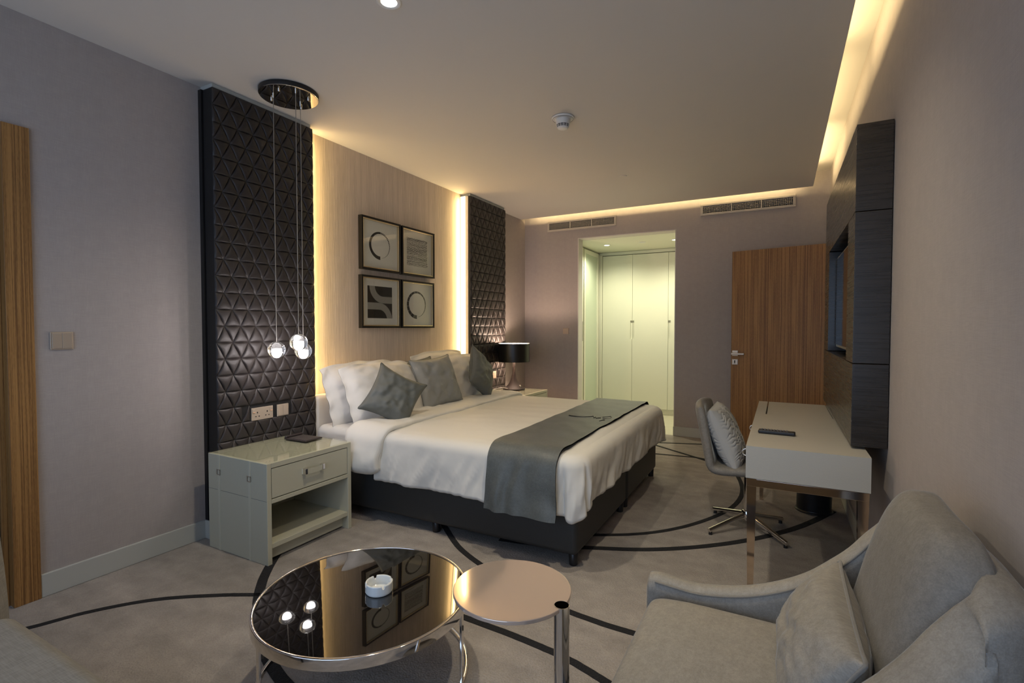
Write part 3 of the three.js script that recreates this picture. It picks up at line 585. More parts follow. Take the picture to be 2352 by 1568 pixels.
// how bedding hangs over the mattress: section across, at distance d outside the edge line
const DT = 0.628, DR = 0.085;
function hang(l, drop, flare) {   // l: way along the cloth from the top's edge; returns [outward, y]
  const arc = DR * Math.PI / 2;
  if (l < arc) { const a = l / DR; return [DR * Math.sin(a) - DR, DT - DR + DR * Math.cos(a)]; }
  const k = l - arc; return [flare * k, DT - DR - k];
}
{
  // the footprint: near side, rounded foot corner, foot, corner, far side
  const zN = BZ0 + 0.062, zF = BZ1 - 0.062, xF = BX1 + 0.062, RC = 0.13, xH = -2.33, path = [];
  const seg = (n, f) => { for (let k = 0; k < n; k++) path.push(f(k / n)); };
  const L1 = xF - RC - xH;
  seg(90, t => [xH + L1 * t, zN, 0, 1]);
  seg(24, t => { const a = Math.PI / 2 - t * Math.PI / 2; return [xF - RC + RC * Math.cos(a), zN - RC + RC * Math.sin(a), Math.cos(a), Math.sin(a)]; });
  seg(90, t => [xF, zN - RC + (zF + RC - zN + RC) * t, 1, 0]);
  seg(24, t => { const a = -t * Math.PI / 2; return [xF - RC + RC * Math.cos(a), zF + RC + RC * Math.sin(a), Math.cos(a), Math.sin(a)]; });
  seg(91, t => [xF - RC - L1 * t * 90 / 91 * 91 / 90, zF, 0, -1]);
  const ns = path.length - 1, nt = 64, arc = DR * Math.PI / 2, hw = (zN - zF) / 2;
  const g = sheet((u, v) => {
    const i = Math.round(u * ns), [px, pz, ox, oz] = path[i];
    const spx = Math.min(px, xF - hw), foot = smooth(0.3, 0.9, Math.abs(ox)), far = oz < -0.5;
    const corner = Math.min(1, 2 * Math.abs(ox * oz));
    const hem = 0.305 + 0.045 * foot + 0.012 * nz(px * 4, pz * 4) + 0.01 * nz(px * 11, pz * 11, 2) - 0.045 * corner;
    const len = DT - DR - hem + arc, tTop = 0.42;
    if (v < tTop) {
      const f = Math.pow(v / tTop, 0.8), x = spx + (px - ox * DR - spx) * f, z = BZC + (pz - oz * DR - BZC) * f;
      const wr = 0.007 * nz(x * 2.3, z * 2.3) + 0.0045 * nz(x * 5 + z * 3, z * 7) * 1;
      return [x, DT + wr - 0.012 * Math.pow(Math.abs(z - BZC) / hw, 4), z];
    }
    let l = (v - tTop) / (1 - tTop), tuck = 0;
    if (l > 0.93) { tuck = (l - 0.93) / 0.07; l = 0.93; }
    const s = i * 0.024, [o, y] = hang(l / 0.93 * len, 0, 0.05);
    const w = smooth(0.15, 0.8, l), dg = s * 2.1 + l * 0.55, e = 0.020 * nz(s * 2.6 + l * 0.8, l * 0.9) + 0.016 * (0.5 - Math.abs(nz(dg * 2.1, l * 0.7 + 4)) * 2.2) * smooth(0.1, 0.5, l) + 0.009 * (0.5 - Math.abs(nz(dg * 4.7 + 9, l * 1.1)) * 2) + 0.003 * nz(s * 20 + l * 4, l * 5);
    const drape = w * e + 0.014 * w * Math.pow(Math.max(0, nz(s * 2.2 - l * 1.5, 7)), 1) * (foot ? 1.6 : 1) + 0.02 * corner * w - 0.035 * w * Math.pow(Math.max(0, Math.cos((i - (i < 140 ? 107 : 222)) * 0.42)), 6) * (corner > 0.02 ? 1 : 0);
    const out = o + drape - 0.045 * tuck;
    return [px + ox * out, y - 0.012 * Math.pow(hw / hw, 4) * (1 - smooth(0, 0.3, l)) + 0.010 * Math.sin(tuck * Math.PI) * -1, pz + oz * out];
  }, ns, nt, 6, 2);
  const t = thing('duvet', 'white duvet spread over the bed with its top folded back', 'duvet');
  part('cover', uvm(g), M.satin, t);
  // the turned-back top: a thick soft band across the bed, hanging in a roll on the near side
  const fold = sheet((u, v) => {
    // v runs round the band's thickness and width, u across the bed from the near hem to the far hem
    const hemN = 0.335, hemF = 0.36, len1 = DT - DR - hemN + arc, len2 = DT - DR - hemF + arc, flat = (zN - zF) - 2 * DR, tot = len1 + flat + len2, s = u * tot;
    let z, y, oy, oz; const R = DR;
    const side = (l, zz, sg) => { const [o, yy] = hang(l, 0, 0.05); z = zz + sg * o; y = yy; const a = Math.min(l / R, Math.PI / 2); oz = sg * Math.sin(a); oy = Math.cos(a); };
    if (s < len1) side(len1 - s, zN, 1); else if (s < len1 + flat) { z = zN - DR - (s - len1); y = DT; oz = 0; oy = 1; } else side(s - len1 - flat, zF, -1);
    const a = v * Math.PI * 2, near = smooth(len1, len1 * 0.2, s), hw2 = 0.165 + 0.02 * nz(s * 3) - 0.02 * near, th = 0.026 + 0.03 * near * Math.sin(Math.PI * clamp(s / len1 + 0.15, 0, 1)) + 0.004 * nz(s * 9, v * 5);
    const endSq = Math.sqrt(clamp(Math.min(s, tot - s) / 0.05, 0.0, 1)), cx = -2.405 - 0.06 * smooth(len1, tot, s) + 0.01 * nz(s * 4, 3);
    const ca = Math.cos(a), sa2 = Math.sin(a), X = cx + hw2 * endSq * Math.sign(ca) * Math.pow(Math.abs(ca), 0.55), k = th * endSq * (0.55 + Math.sign(sa2) * Math.pow(Math.abs(sa2), 0.6));
    const wr = 0.006 * nz(X * 10 + s * 2, s * 14) + near * 0.012 * nz(X * 20 + s * 2, s * 5);
    return [X, y + oy * (k + wr) - 0.01, z + oz * (k + wr)];
  }, 150, 44, 3, 0.7);
  part('folded_top', uvm(fold), M.satin, t);
}
// bed runner
{
  const zN = BZ0 + 0.062, zF = BZ1 - 0.062, arc = DR * Math.PI / 2;
  const f = (off) => (u, v) => {
    const len1 = DT - DR - 0.283 + arc, len2 = DT - DR - 0.33 + arc, flat = (zN - zF) - 2 * DR, tot = len1 + flat + len2, s = u * tot;
    let z, y, oz = 0, oy = 1; const side = (l, zz, sg) => { const [o, yy] = hang(l, 0, 0.07); const a = Math.min(l / DR, Math.PI / 2); z = zz + sg * o; y = yy; oz = sg * Math.sin(a); oy = Math.cos(a); };
    if (s < len1) side(len1 - s, zN, 1); else if (s < len1 + flat) { z = zN - DR - (s - len1); y = DT; } else side(s - len1 - flat, zF, -1);
    const p = smooth(len1, len1 + flat, s), x0 = -1.455 - 0.03 * p, x1 = -1.03 + 0.0 * p, d = smooth(len1, 0, s);
    const X = x0 + (x1 - x0) * v + 0.008 * nz(s * 5, v * 2) , w = 0.020 + 0.022 * d + 0.011 * d * Math.sin(v * 13 + s * 7 + 5 * nz(v * 2.2, s * 3)) + 0.016 * d * nz(v * 4.2 + s * 2.2, s * 1.6) + 0.004 * nz(X * 9 + s * 3, s * 6) + off + 0.010 * d;
    return [X + 0.01 * d * (v - 0.5), y + oy * w - 0.004, z + oz * w];
  };
  const top = sheet(f(0), 140, 30, 2.6, 0.45), bot = sheet(f(-0.006), 140, 30, 2.6, 0.45); bot.setIndex(Array.from(bot.index.array).reverse());
  const rn = single('bed_runner', merge([top, bot]), M.runner, 'dark grey velvet runner laid across the foot of the bed', 'bed runner');
  // dark script stitched on the runner's top
  const script = [[[-1.377, -3.446], [-1.332, -3.428], [-1.26, -3.433], [-1.216, -3.471], [-1.203, -3.49], [-1.179, -3.435], [-1.178, -3.471], [-1.157, -3.422], [-1.152, -3.436], [-1.133, -3.45]], [[-1.105, -3.332], [-1.098, -3.362], [-1.083, -3.383]], [[-1.108, -3.501], [-1.086, -3.541], [-1.073, -3.453], [-1.11, -3.42]], [[-1.129, -3.477], [-1.117, -3.5], [-1.102, -3.512]]];
  part('embroidery', merge(script.map(l => tube(l.map(([x, z]) => [x, 0.6455, z]), 0.0032, 60, 6))), M.black, rn, 'dark stitched script');
}

// pillows and cushions: two bellied faces joined at a seam
function pillow(w, h, t, o = {}) {
  const n = o.n || 34, k = o.pinch ?? 0.09, fl = o.flange || 0, sd = o.seed || 0, wr = o.wrinkle ?? 0.012, pos = [], uv = [], idx = [];
  for (const side of [1, -1]) {
    const base = pos.length / 3;
    for (let j = 0; j <= n; j++) for (let i = 0; i <= n; i++) {
      const u = i / n * 2 - 1, v = j / n * 2 - 1;
      const x = w / 2 * u * (1 - k * (1 - v * v) * Math.pow(Math.abs(u), 2)) , y = h / 2 * v * (1 - k * (1 - u * u) * Math.pow(Math.abs(v), 2));
      const m = 1 - fl, uu = clamp(Math.abs(u) / m, 0, 1), vv = clamp(Math.abs(v) / m, 0, 1), b = Math.pow((1 - Math.pow(uu, 2.4)) * (1 - Math.pow(vv, 2.4)), 0.5);
      const rg = 0.5 - Math.abs(nz(u * 2.1 + v * 1.1 + sd * 1.7, v * 1.4 - u * 0.6, side * 2)) * 2.4;
      const rim = Math.max(uu, vv), e = wr * 0.7 * rg * b + wr * (nz(u * 2.2 + sd, v * 2.2, side) + 0.6 * nz(u * 5 + sd, v * 5 + 2, side)) * b + wr * 0.8 * Math.pow(rim, 4) * b * nz(Math.atan2(v, u) * 7 + sd, rim * 2, side);
      const flop = fl ? 0.02 * (Math.max(Math.abs(u), Math.abs(v)) > m ? nz(u * 3 + sd, v * 3 + 9) : 0) : 0;
      pos.push(x, y - (o.droop || 0) * smooth(0.2, 1, v) * (Math.pow(Math.abs(u), 3) + 0.4 * nz(u * 2.2 + sd, 3)) , side * (t / 2 * b + 0.003) + side * e + flop + (o.bend || 0) * (u * u - 0.4)); uv.push(x, y);
    }
    for (let j = 0; j < n; j++) for (let i = 0; i < n; i++) { const a = base + j * (n + 1) + i, bb = a + 1, c = a + n + 1, d = c + 1; side > 0 ? idx.push(a, bb, d, a, d, c) : idx.push(a, d, bb, a, c, d); }
  }
  // close the rim
  const m = n + 1, edge = []; for (let i = 0; i < n; i++) edge.push(i); for (let j = 0; j < n; j++) edge.push(j * m + n); for (let i = n; i > 0; i--) edge.push(n * m + i); for (let j = n; j > 0; j--) edge.push(j * m);
  const off = m * m; for (let q = 0; q < edge.length; q++) { const a = edge[q], b = edge[(q + 1) % edge.length]; idx.push(a, a + off, b, b, a + off, b + off); }
  const g = new THREE.BufferGeometry(); g.setAttribute('position', new THREE.Float32BufferAttribute(pos, 3)); g.setAttribute('uv', new THREE.Float32BufferAttribute(uv, 2)); g.setIndex(idx); g.computeVertexNormals(); return g;
}
function putPillow(name, label, category, geo, m, pos, yaw, tilt, roll, group) {
  const o = single(name, geo, m, label, category, group); o.rotation.order = 'YXZ'; o.position.set(...pos); o.rotation.set(-tilt, yaw, roll); return o;
}
const H2 = Math.PI / 2;
function piping(w, h, k, r) { const pts = [], n = 12; for (let q = 0; q < 4 * n; q++) { const e = Math.floor(q / n), t = (q % n) / n * 2 - 1, [u, v] = [[t, -1], [1, t], [-t, 1], [-1, -t]][e]; pts.push([w / 2 * u * (1 - k * (1 - v * v) * u * u), h / 2 * v * (1 - k * (1 - u * u) * v * v), 0]); } return tube(pts, r, 160, 7, true); }
putPillow('pillow', 'white pillow at the back left against the headboard, its hem flopping out', 'pillow', pillow(0.80, 0.48, 0.17, { flange: 0.1, seed: 1, wrinkle: 0.02, pinch: 0.02, droop: 0.04 }), M.cotton, [-2.875, 0.80, -2.91], H2, 0.27, 0.02, 'white bed pillows');
putPillow('pillow', 'large white pillow leaning behind the tilted dark cushion on the left', 'pillow', pillow(0.78, 0.51, 0.20, { flange: 0.08, seed: 5, wrinkle: 0.022, pinch: 0.02, droop: 0.05 }), M.cotton, [-2.675, 0.80, -2.92], H2 - 0.05, 0.42, -0.03, 'white bed pillows');
putPillow('pillow', 'white pillow at the back right against the headboard', 'pillow', pillow(0.80, 0.50, 0.16, { flange: 0.1, seed: 9, wrinkle: 0.02, pinch: 0.02, droop: 0.04 }), M.cotton, [-2.885, 0.835, -3.92], H2, 0.27, 0.02, 'white bed pillows');
putPillow('pillow', 'white pillow between the pale grey cushion and the right dark cushion', 'pillow', pillow(0.78, 0.50, 0.17, { flange: 0.06, seed: 13, wrinkle: 0.02, pinch: 0.02, droop: 0.05 }), M.cotton, [-2.695, 0.81, -4.02], H2, 0.42, 0.03, 'white bed pillows');
part('piping', piping(0.44, 0.44, 0.09, 0.0035), M.cushion, putPillow('cushion', 'dark grey cushion mostly hidden behind the pale grey cushion', 'cushion', pillow(0.44, 0.44, 0.13, { seed: 21 }), M.cushion, [-2.70, 0.82, -3.36], H2 - 0.1, 0.35, 0.05, 'throw cushions'));
part('piping', piping(0.5, 0.44, 0.09, 0.0035), M.paleCushion, putPillow('cushion', 'pale grey satin cushion in the middle of the bed pillows', 'cushion', pillow(0.50, 0.44, 0.15, { seed: 25, wrinkle: 0.016 }), M.paleCushion, [-2.565, 0.835, -3.42], H2 - 0.08, 0.36, 0.06, 'throw cushions'));
part('piping', piping(0.37, 0.37, 0.13, 0.003), M.cushion, putPillow('cushion', 'dark grey green cushion tilted on its corner, leftmost of the cushions', 'cushion', pillow(0.37, 0.37, 0.14, { seed: 31, pinch: 0.13, wrinkle: 0.016 }), M.cushion, [-2.43, 0.805, -2.725], H2 - 0.62, 0.35, -0.52, 'throw cushions'));
part('piping', piping(0.41, 0.41, 0.13, 0.003), M.cushion, putPillow('cushion', 'dark grey green cushion standing on its corner at the far right', 'cushion', pillow(0.41, 0.41, 0.14, { seed: 37, pinch: 0.13, wrinkle: 0.016 }), M.cushion, [-2.50, 0.86, -4.02], H2 + 0.15, 0.25, -0.62, 'throw cushions'));

// ================= bedside tables =================
function bedsideTable(label, z) {   // front faces +x; z: near side
  const t = thing('bedside_table', label, 'bedside table', [-2.968, 0, z], 0, 'bedside tables'), w = 0.60, d = 0.535, h = 0.558, th = 0.028;
  // local: x from wall to front, z negative along the wall
  part('side_panel', bx(0, 0, 0, d, h, -th, 0.003), M.cream, t);
  part('side_panel', bx(0, 0, -w + th, d, h, -w, 0.003), M.cream, t);
  part('back_panel', bx(0, 0.05, -th, 0.015, h - th, -w + th, 0), M.cream, t);
  part('top_panel', bx(0, h - th, -th, d, h, -w + th, 0.002), M.cream, t);
  part('rail', bx(0.02, 0.335, -th, d, 0.358, -w + th, 0.002), M.cream, t);
  part('shelf', bx(0.015, 0.085, -th, d - 0.006, 0.112, -w + th, 0.002), M.cream, t);
  part('plinth', bx(0.4, 0.012, -th, d - 0.05, 0.085, -w + th, 0.002), M.cream, t);
  const dr = part('drawer_front', bx(d - 0.02, 0.363, -th - 0.003, d - 0.002, h - th - 0.004, -w + th + 0.003, 0.002), M.cream, t);
  part('strap_handle', sheet((u, v) => { const a = u * Math.PI, z1 = -w / 2 + 0.075 - u * 0.15; return [d - 0.002 + 0.022 * Math.min(1, 3 * Math.sin(a)), 0.462 - 0.004 * Math.sin(a) + (v - 0.5) * 0.032, z1]; }, 24, 2), mat({ color: rgb(0.50, 0.485, 0.38), roughness: 0.45, side: THREE.DoubleSide }), dr, 'leather strap handle');
  for (const s of [-1, 1]) part('handle_clip', bx(d - 0.004, 0.444, -w / 2 + s * 0.062 - 0.009, d + 0.025, 0.480, -w / 2 + s * 0.062 + 0.009, 0.003), M.chrome, dr, 'chrome handle clip');
  part('glass_top', bx(-0.0, h + 0.0015, 0.0, d + 0.002, h + 0.0075, -w, 0.0015), M.clear, t);
  // leather straps with buckles over top and sides
  for (const x of [0.105, 0.385]) {
    part('strap', merge([bx(x - 0.009, h - 0.002, -0.002, x + 0.009, h + 0.0014, -w + 0.002, 0.0008), bx(x - 0.009, 0.0, -0.002, x + 0.009, h + 0.001, 0.0022, 0.0008), bx(x - 0.009, 0.0, -w - 0.0022, x + 0.009, h + 0.001, -w + 0.002, 0.0008)]), M.stitch, t, 'pale leather strap');
    const b = [0.458, 0.002];
    part('buckle', merge([bx(x - 0.016, b[0] + 0.012, 0.002, x + 0.016, b[0] + 0.016, 0.006, 0.001), bx(x - 0.016, b[0] - 0.016, 0.002, x + 0.016, b[0] - 0.012, 0.006, 0.001), bx(x - 0.016, b[0] - 0.016, 0.002, x - 0.012, b[0] + 0.016, 0.006, 0.001), bx(x + 0.012, b[0] - 0.016, 0.002, x + 0.016, b[0] + 0.016, 0.006, 0.001)]), M.nickel, t, 'square metal buckle');
  }
  part('seam', merge([bx(0.003, 0.352, -0.0005, 0.09, 0.3535, 0.0006, 0), bx(0.118, 0.352, -0.0005, 0.372, 0.3535, 0.0006, 0), bx(0.398, 0.352, -0.0005, d - 0.003, 0.3535, 0.0006, 0)]), M.key, t);
  return t;
}
bedsideTable('cream leather bedside table with a strapped top beside the near side of the bed', -1.722);
bedsideTable('cream leather bedside table under the black lamp on the far side of the bed', -4.80);
{
  const y = 0.566, t = thing('leather_tray', 'dark brown leather note tray on the near bedside table', 'tray', [-2.755, y, -2.218], 0.03);
  const m = mat({ color: rgb(0.03, 0.022, 0.022), roughness: 0.45 }), m2 = mat({ color: rgb(0.05, 0.042, 0.04), roughness: 0.6 });
  part('tray_base', bx(-0.1, 0, -0.068, 0.1, 0.008, 0.068, 0.003), m, t);
  part('tray_pad', bx(-0.07, 0.006, -0.06, 0.094, 0.0105, 0.06, 0.002), m2, t);
  part('tray_roll', new THREE.CapsuleGeometry(0.009, 0.12, 6, 14).rotateX(Math.PI / 2).translate(-0.09, 0.013, 0), m, t);
}
// table lamp
{
  const y = 0.566, t = thing('table_lamp', 'table lamp with a black drum shade and flared brown base on the far bedside table', 'lamp', [-2.772, y, -5.19]);
  part('lamp_base', lathe([[0, 0], [0.128, 0], [0.132, 0.004], [0.125, 0.012], [0.095, 0.03], [0.066, 0.058], [0.044, 0.095], [0.029, 0.14], [0.02, 0.19], [0.0155, 0.25], [0.015, 0.32], [0, 0.32]], 56), M.lampBase, t);
  part('stem', rod([0, 0.3, 0], [0, 0.44, 0], 0.0135), mat({ color: rgb(0.10, 0.075, 0.068), roughness: 0.45 }), t);
  part('lamp_switch', merge([bx(0.083, 0.03, 0.01, 0.1, 0.052, 0.022, 0.003)]), M.chrome, t);
  part('lamp_shade', lathe([[0.182, 0.325], [0.184, 0.327], [0.184, 0.538], [0.182, 0.54]], 64), M.shadeOut, t, 'black drum shade');
  part('shade_lining', lathe([[0.181, 0.54], [0.180, 0.538], [0.180, 0.327], [0.181, 0.325]], 64), mat({ color: rgb(0.8, 0.72, 0.66), roughness: 0.8, side: THREE.DoubleSide }), t, 'white inside of the shade');
  part('shade_spider', merge([rod([-0.18, 0.44, 0], [0.18, 0.44, 0], 0.0025), rod([0, 0.44, -0.18], [0, 0.44, 0.18], 0.0025)]), M.nickel, t);
  part('lamp_bulb', new THREE.SphereGeometry(0.03, 24, 16).translate(0, 0.47, 0), mat({ color: rgb(1, 1, 1), emissive: rgb(1, 0.75, 0.55), emissiveIntensity: 5 }), t);
  const l = new THREE.PointLight(rgb(1, 0.74, 0.56), 0.95, 0, 2); l.name = 'table_lamp_glow'; l.position.set(-2.772, y + 0.47, -5.19); l.castShadow = true; l.shadow.radius = 1.4; scene.add(l);
  single('lamp_cord', tube([[-2.78, y + 0.012, -5.1], [-2.84, y + 0.03, -5.03], [-2.89, y + 0.02, -4.97], [-2.93, y + 0.004, -4.93], [-2.95, y + 0.004, -5.0]], 0.003, 40, 8), M.whiteCable, 'white cord of the table lamp lying on the far bedside table', 'cord');
}

// ================= coffee table =================
{
  const t = thing('coffee_table', 'round coffee table with a black mirror glass top and polished metal rings', 'coffee table', [-1.37, 0, -1.37]), R = 0.388;
  part('glass_top', lathe([[0, 0.288], [R - 0.012, 0.288], [R - 0.012, 0.299], [0, 0.2995]], 96), M.blackGlass, t, 'black mirror glass top');
  part('top_ring', lathe([[R - 0.012, 0.262], [R - 0.003, 0.262], [R, 0.265], [R, 0.299], [R - 0.002, 0.302], [R - 0.010, 0.302], [R - 0.012, 0.299], [R - 0.012, 0.262]], 96), M.chrome, t, 'polished metal rim');
  part('base_ring', lathe([[R - 0.012, 0.0], [R, 0.0], [R, 0.012], [R - 0.001, 0.013], [R - 0.011, 0.013], [R - 0.012, 0.012], [R - 0.012, 0]], 96), M.chrome, t, 'polished metal floor ring');
  for (const a of [1.833, 3.927, 6.0]) {
    const g = bx(R - 0.011, 0.012, -0.011, R - 0.002, 0.263, 0.011, 0.002).rotateY(-a);
    part('leg', g, M.chrome, t);
  }
  // ashtray with notched rim
  const A = thing('ashtray', 'white porcelain ashtray on the black coffee table', 'ashtray', [-1.327, 0.3005, -1.40]);
  const prof = [[0, 0.004], [0.036, 0.004], [0.041, 0.008], [0.043, 0.036], [0.045, 0.039], [0.049, 0.039], [0.051, 0.036], [0.051, 0.006], [0.048, 0], [0, 0]];
  const g = sheet((u, v) => {
    const k = v * (prof.length - 1), i = Math.min(prof.length - 2, Math.floor(k)), f = k - i, r = prof[i][0] + (prof[i + 1][0] - prof[i][0]) * f; let y = prof[i][1] + (prof[i + 1][1] - prof[i][1]) * f;
    const a = u * Math.PI * 2; let notch = 0; for (const c of [0.5, 2.07, 3.64, 5.21]) { const d = Math.abs(((a - c + Math.PI * 3) % (Math.PI * 2)) - Math.PI); notch = Math.max(notch, smooth(0.14, 0.07, d)); }
    if (r > 0.040 && y > 0.02) y = Math.min(y, 0.039 - 0.012 * notch);
    return [r * Math.cos(a), y, r * Math.sin(a)];
  }, 160, 36, 1, 1);
  part('dish', g, mat({ color: rgb(0.78, 0.80, 0.79), roughness: 0.15, clearcoat: 0.6, side: THREE.DoubleSide }), A);
  A.children[0].name = 'dish';
}
// side table
{
  const t = thing('side_table', 'small round bronze mirror side table on one chrome post', 'side table', [-0.719, 0, -1.334]), R = 0.179, a = 0.44, lx = R - 0.024;
  const sh = new THREE.Shape(); sh.absarc(0, 0, R, a * 0 + 0.135, Math.PI * 2 - 0.135); sh.absarc(R - 0.004, 0, 0.0235, -Math.PI / 2 - 0.1, Math.PI / 2 + 0.1, true);
  const top = new THREE.ExtrudeGeometry(sh, { depth: 0.008, bevelEnabled: true, bevelSize: 0.002, bevelThickness: 0.002, curveSegments: 90 }).rotateX(-Math.PI / 2).translate(0, 0.489, 0);
  const turn = -0.12;
  part('table_top', top.rotateY(turn), M.bronzeTop, t, 'bronze mirror top with a notch for the post');
  const p = new THREE.Vector3(R - 0.004, 0, 0).applyAxisAngle(new THREE.Vector3(0, 1, 0), turn);
  part('post', lathe([[0.0225, 0.008], [0.0225, 0.499], [0.0205, 0.5], [0.0205, 0.3]], 40).translate(p.x, 0, p.z), M.chrome, t, 'chrome tube post');
  part('foot_plate', lathe([[0, 0], [R, 0], [R + 0.001, 0.004], [R - 0.002, 0.008], [0, 0.009]], 72), M.chrome, t);
}

// ================= desk =================
const DX0 = -0.138, DX1 = 0.348, DZ0 = -2.585, DZ1 = -4.20, DTOP = 0.74;
{
  const t = thing('desk', 'pale cream leather desk on polished bronze legs below the television panel', 'desk', [0, 0, 0]);
  const top = [];
  part('desk_body', bx(DX0, 0.588, DZ0, DX1, DTOP - 0.045, DZ1, 0), M.deskSkin = mat({ color: rgb(0.46, 0.44, 0.385), roughness: 0.38, bumpMap: leatherBump, bumpScale: 0.0003 }), t);
  part('desk_top', merge([bx(DX0, DTOP - 0.045, DZ0, DX1, DTOP, -3.592, 0), bx(DX0, DTOP - 0.045, -3.592, DX0 + 0.058, DTOP, DZ1, 0), bx(DX1 - 0.058, DTOP - 0.045, -3.592, DX1, DTOP, DZ1, 0)]), M.deskSkin, t);
  part('desk_lid', bx(DX0 + 0.066, DTOP - 0.04, -3.5945, DX1 - 0.0625, DTOP, DZ1, 0.001), M.deskSkin, t, 'hinged vanity lid');
  part('frame_rail', merge([bx(DX0 + 0.004, 0.548, DZ0 - 0.006, DX1 - 0.004, 0.585, DZ0 - 0.03, 0.002), bx(DX0 + 0.004, 0.548, DZ1 + 0.006, DX1 - 0.004, 0.585, DZ1 + 0.03, 0.002), bx(DX0 + 0.004, 0.548, DZ0 - 0.03, DX0 + 0.028, 0.585, DZ1 + 0.03, 0.002), bx(DX1 - 0.028, 0.548, DZ0 - 0.03, DX1 - 0.004, 0.585, DZ1 + 0.03, 0.002)]), M.bronzeChrome, t, 'polished bronze rail');
  part('spacer', bx(DX0 + 0.02, 0.583, DZ0 - 0.022, DX1 - 0.02, 0.589, DZ1 + 0.022, 0), M.bronzeChrome, t);
  for (const [x, z] of [[DX0 + 0.025, DZ0 - 0.027], [DX1 - 0.025, DZ0 - 0.027], [DX0 + 0.025, DZ1 + 0.027], [DX1 - 0.025, DZ1 + 0.027]]) {
    const g = new THREE.CylinderGeometry(0.030, 0.017, 0.585, 4, 1).rotateY(Math.PI / 4).translate(x, 0.2925, z); part('leg', toCreasedNormals(g, 0.3), M.bronzeChrome, t);
  }
  for (const z of [-2.67, -3.33]) part('drawer_pull', new THREE.TorusGeometry(0.016, 0.003, 10, 28).rotateX(0).translate(DX0 - 0.004, 0.69, z), M.chrome, t);
}
{
  const t = thing('remote_control', 'black remote control lying on the desk', 'remote control', [-0.013, DTOP, -2.935], 0.40);
  part('remote_body', bx(-0.086, 0, -0.022, 0.086, 0.02, 0.022, 0.007, false, 3), M.plastic, t);
  for (let i = 0; i < 9; i++) for (let j = 0; j < 3; j++) part('button', bx(-0.072 + i * 0.0145, 0.0195, -0.015 + j * 0.011, -0.064 + i * 0.0145, 0.0222, -0.008 + j * 0.011, 0.001), M.key, t);
  t.rotation.y = -0.03;
}
// waste bin
single('waste_bin', lathe([[0, 0.006], [0.10, 0.006], [0.112, 0.0], [0.118, 0.003], [0.118, 0.008], [0.112, 0.012], [0.108, 0.02], [0.106, 0.27], [0.108, 0.272], [0.104, 0.272], [0.102, 0.02], [0, 0.014]], 48).translate(0.222, 0, -4.10), M.plastic, 'black round waste bin on the carpet under the desk', 'bin');

// ================= television panel =================
const TX = 0.29, TZ0 = -2.75, TZ1 = -4.45;
{
  const t = thing('media_unit', 'tall dark veneer wall unit above the desk with a recess for the television', 'wall unit');
  part('upper_panel', bx(TX, 1.824, TZ0, XR - 0.003, 2.215, TZ1, 0.002, false), M.ebony, t);
  part('lower_panel', bx(TX, 0.752, TZ0, XR - 0.003, 1.131, TZ1, 0.002), M.ebony, t);
  part('side_panel', bx(TX, 1.134, TZ0, XR - 0.003, 1.821, -3.015, 0.002), M.ebony, t);
  part('side_panel', bx(TX, 1.134, -4.13, XR - 0.003, 1.821, TZ1, 0.002), M.ebony, t);
  part('recess_back', bx(XR - 0.022, 1.134, -3.015, XR - 0.003, 1.821, -4.13, 0), M.ebony, t);
  const s = thing('television', 'wall television set into the dark veneer recess', 'television');
  part('bezel', bx(0.335, 1.165, -3.05, 0.385, 1.775, -4.095, 0.004), M.nickel, s);
  part('screen', bx(0.3325, 1.182, -3.062, 0.336, 1.763, -4.083, 0.0005), M.screen, s);
  part('bracket', bx(0.385, 1.35, -3.4, 0.41, 1.6, -3.75, 0.002), M.black, s);
}

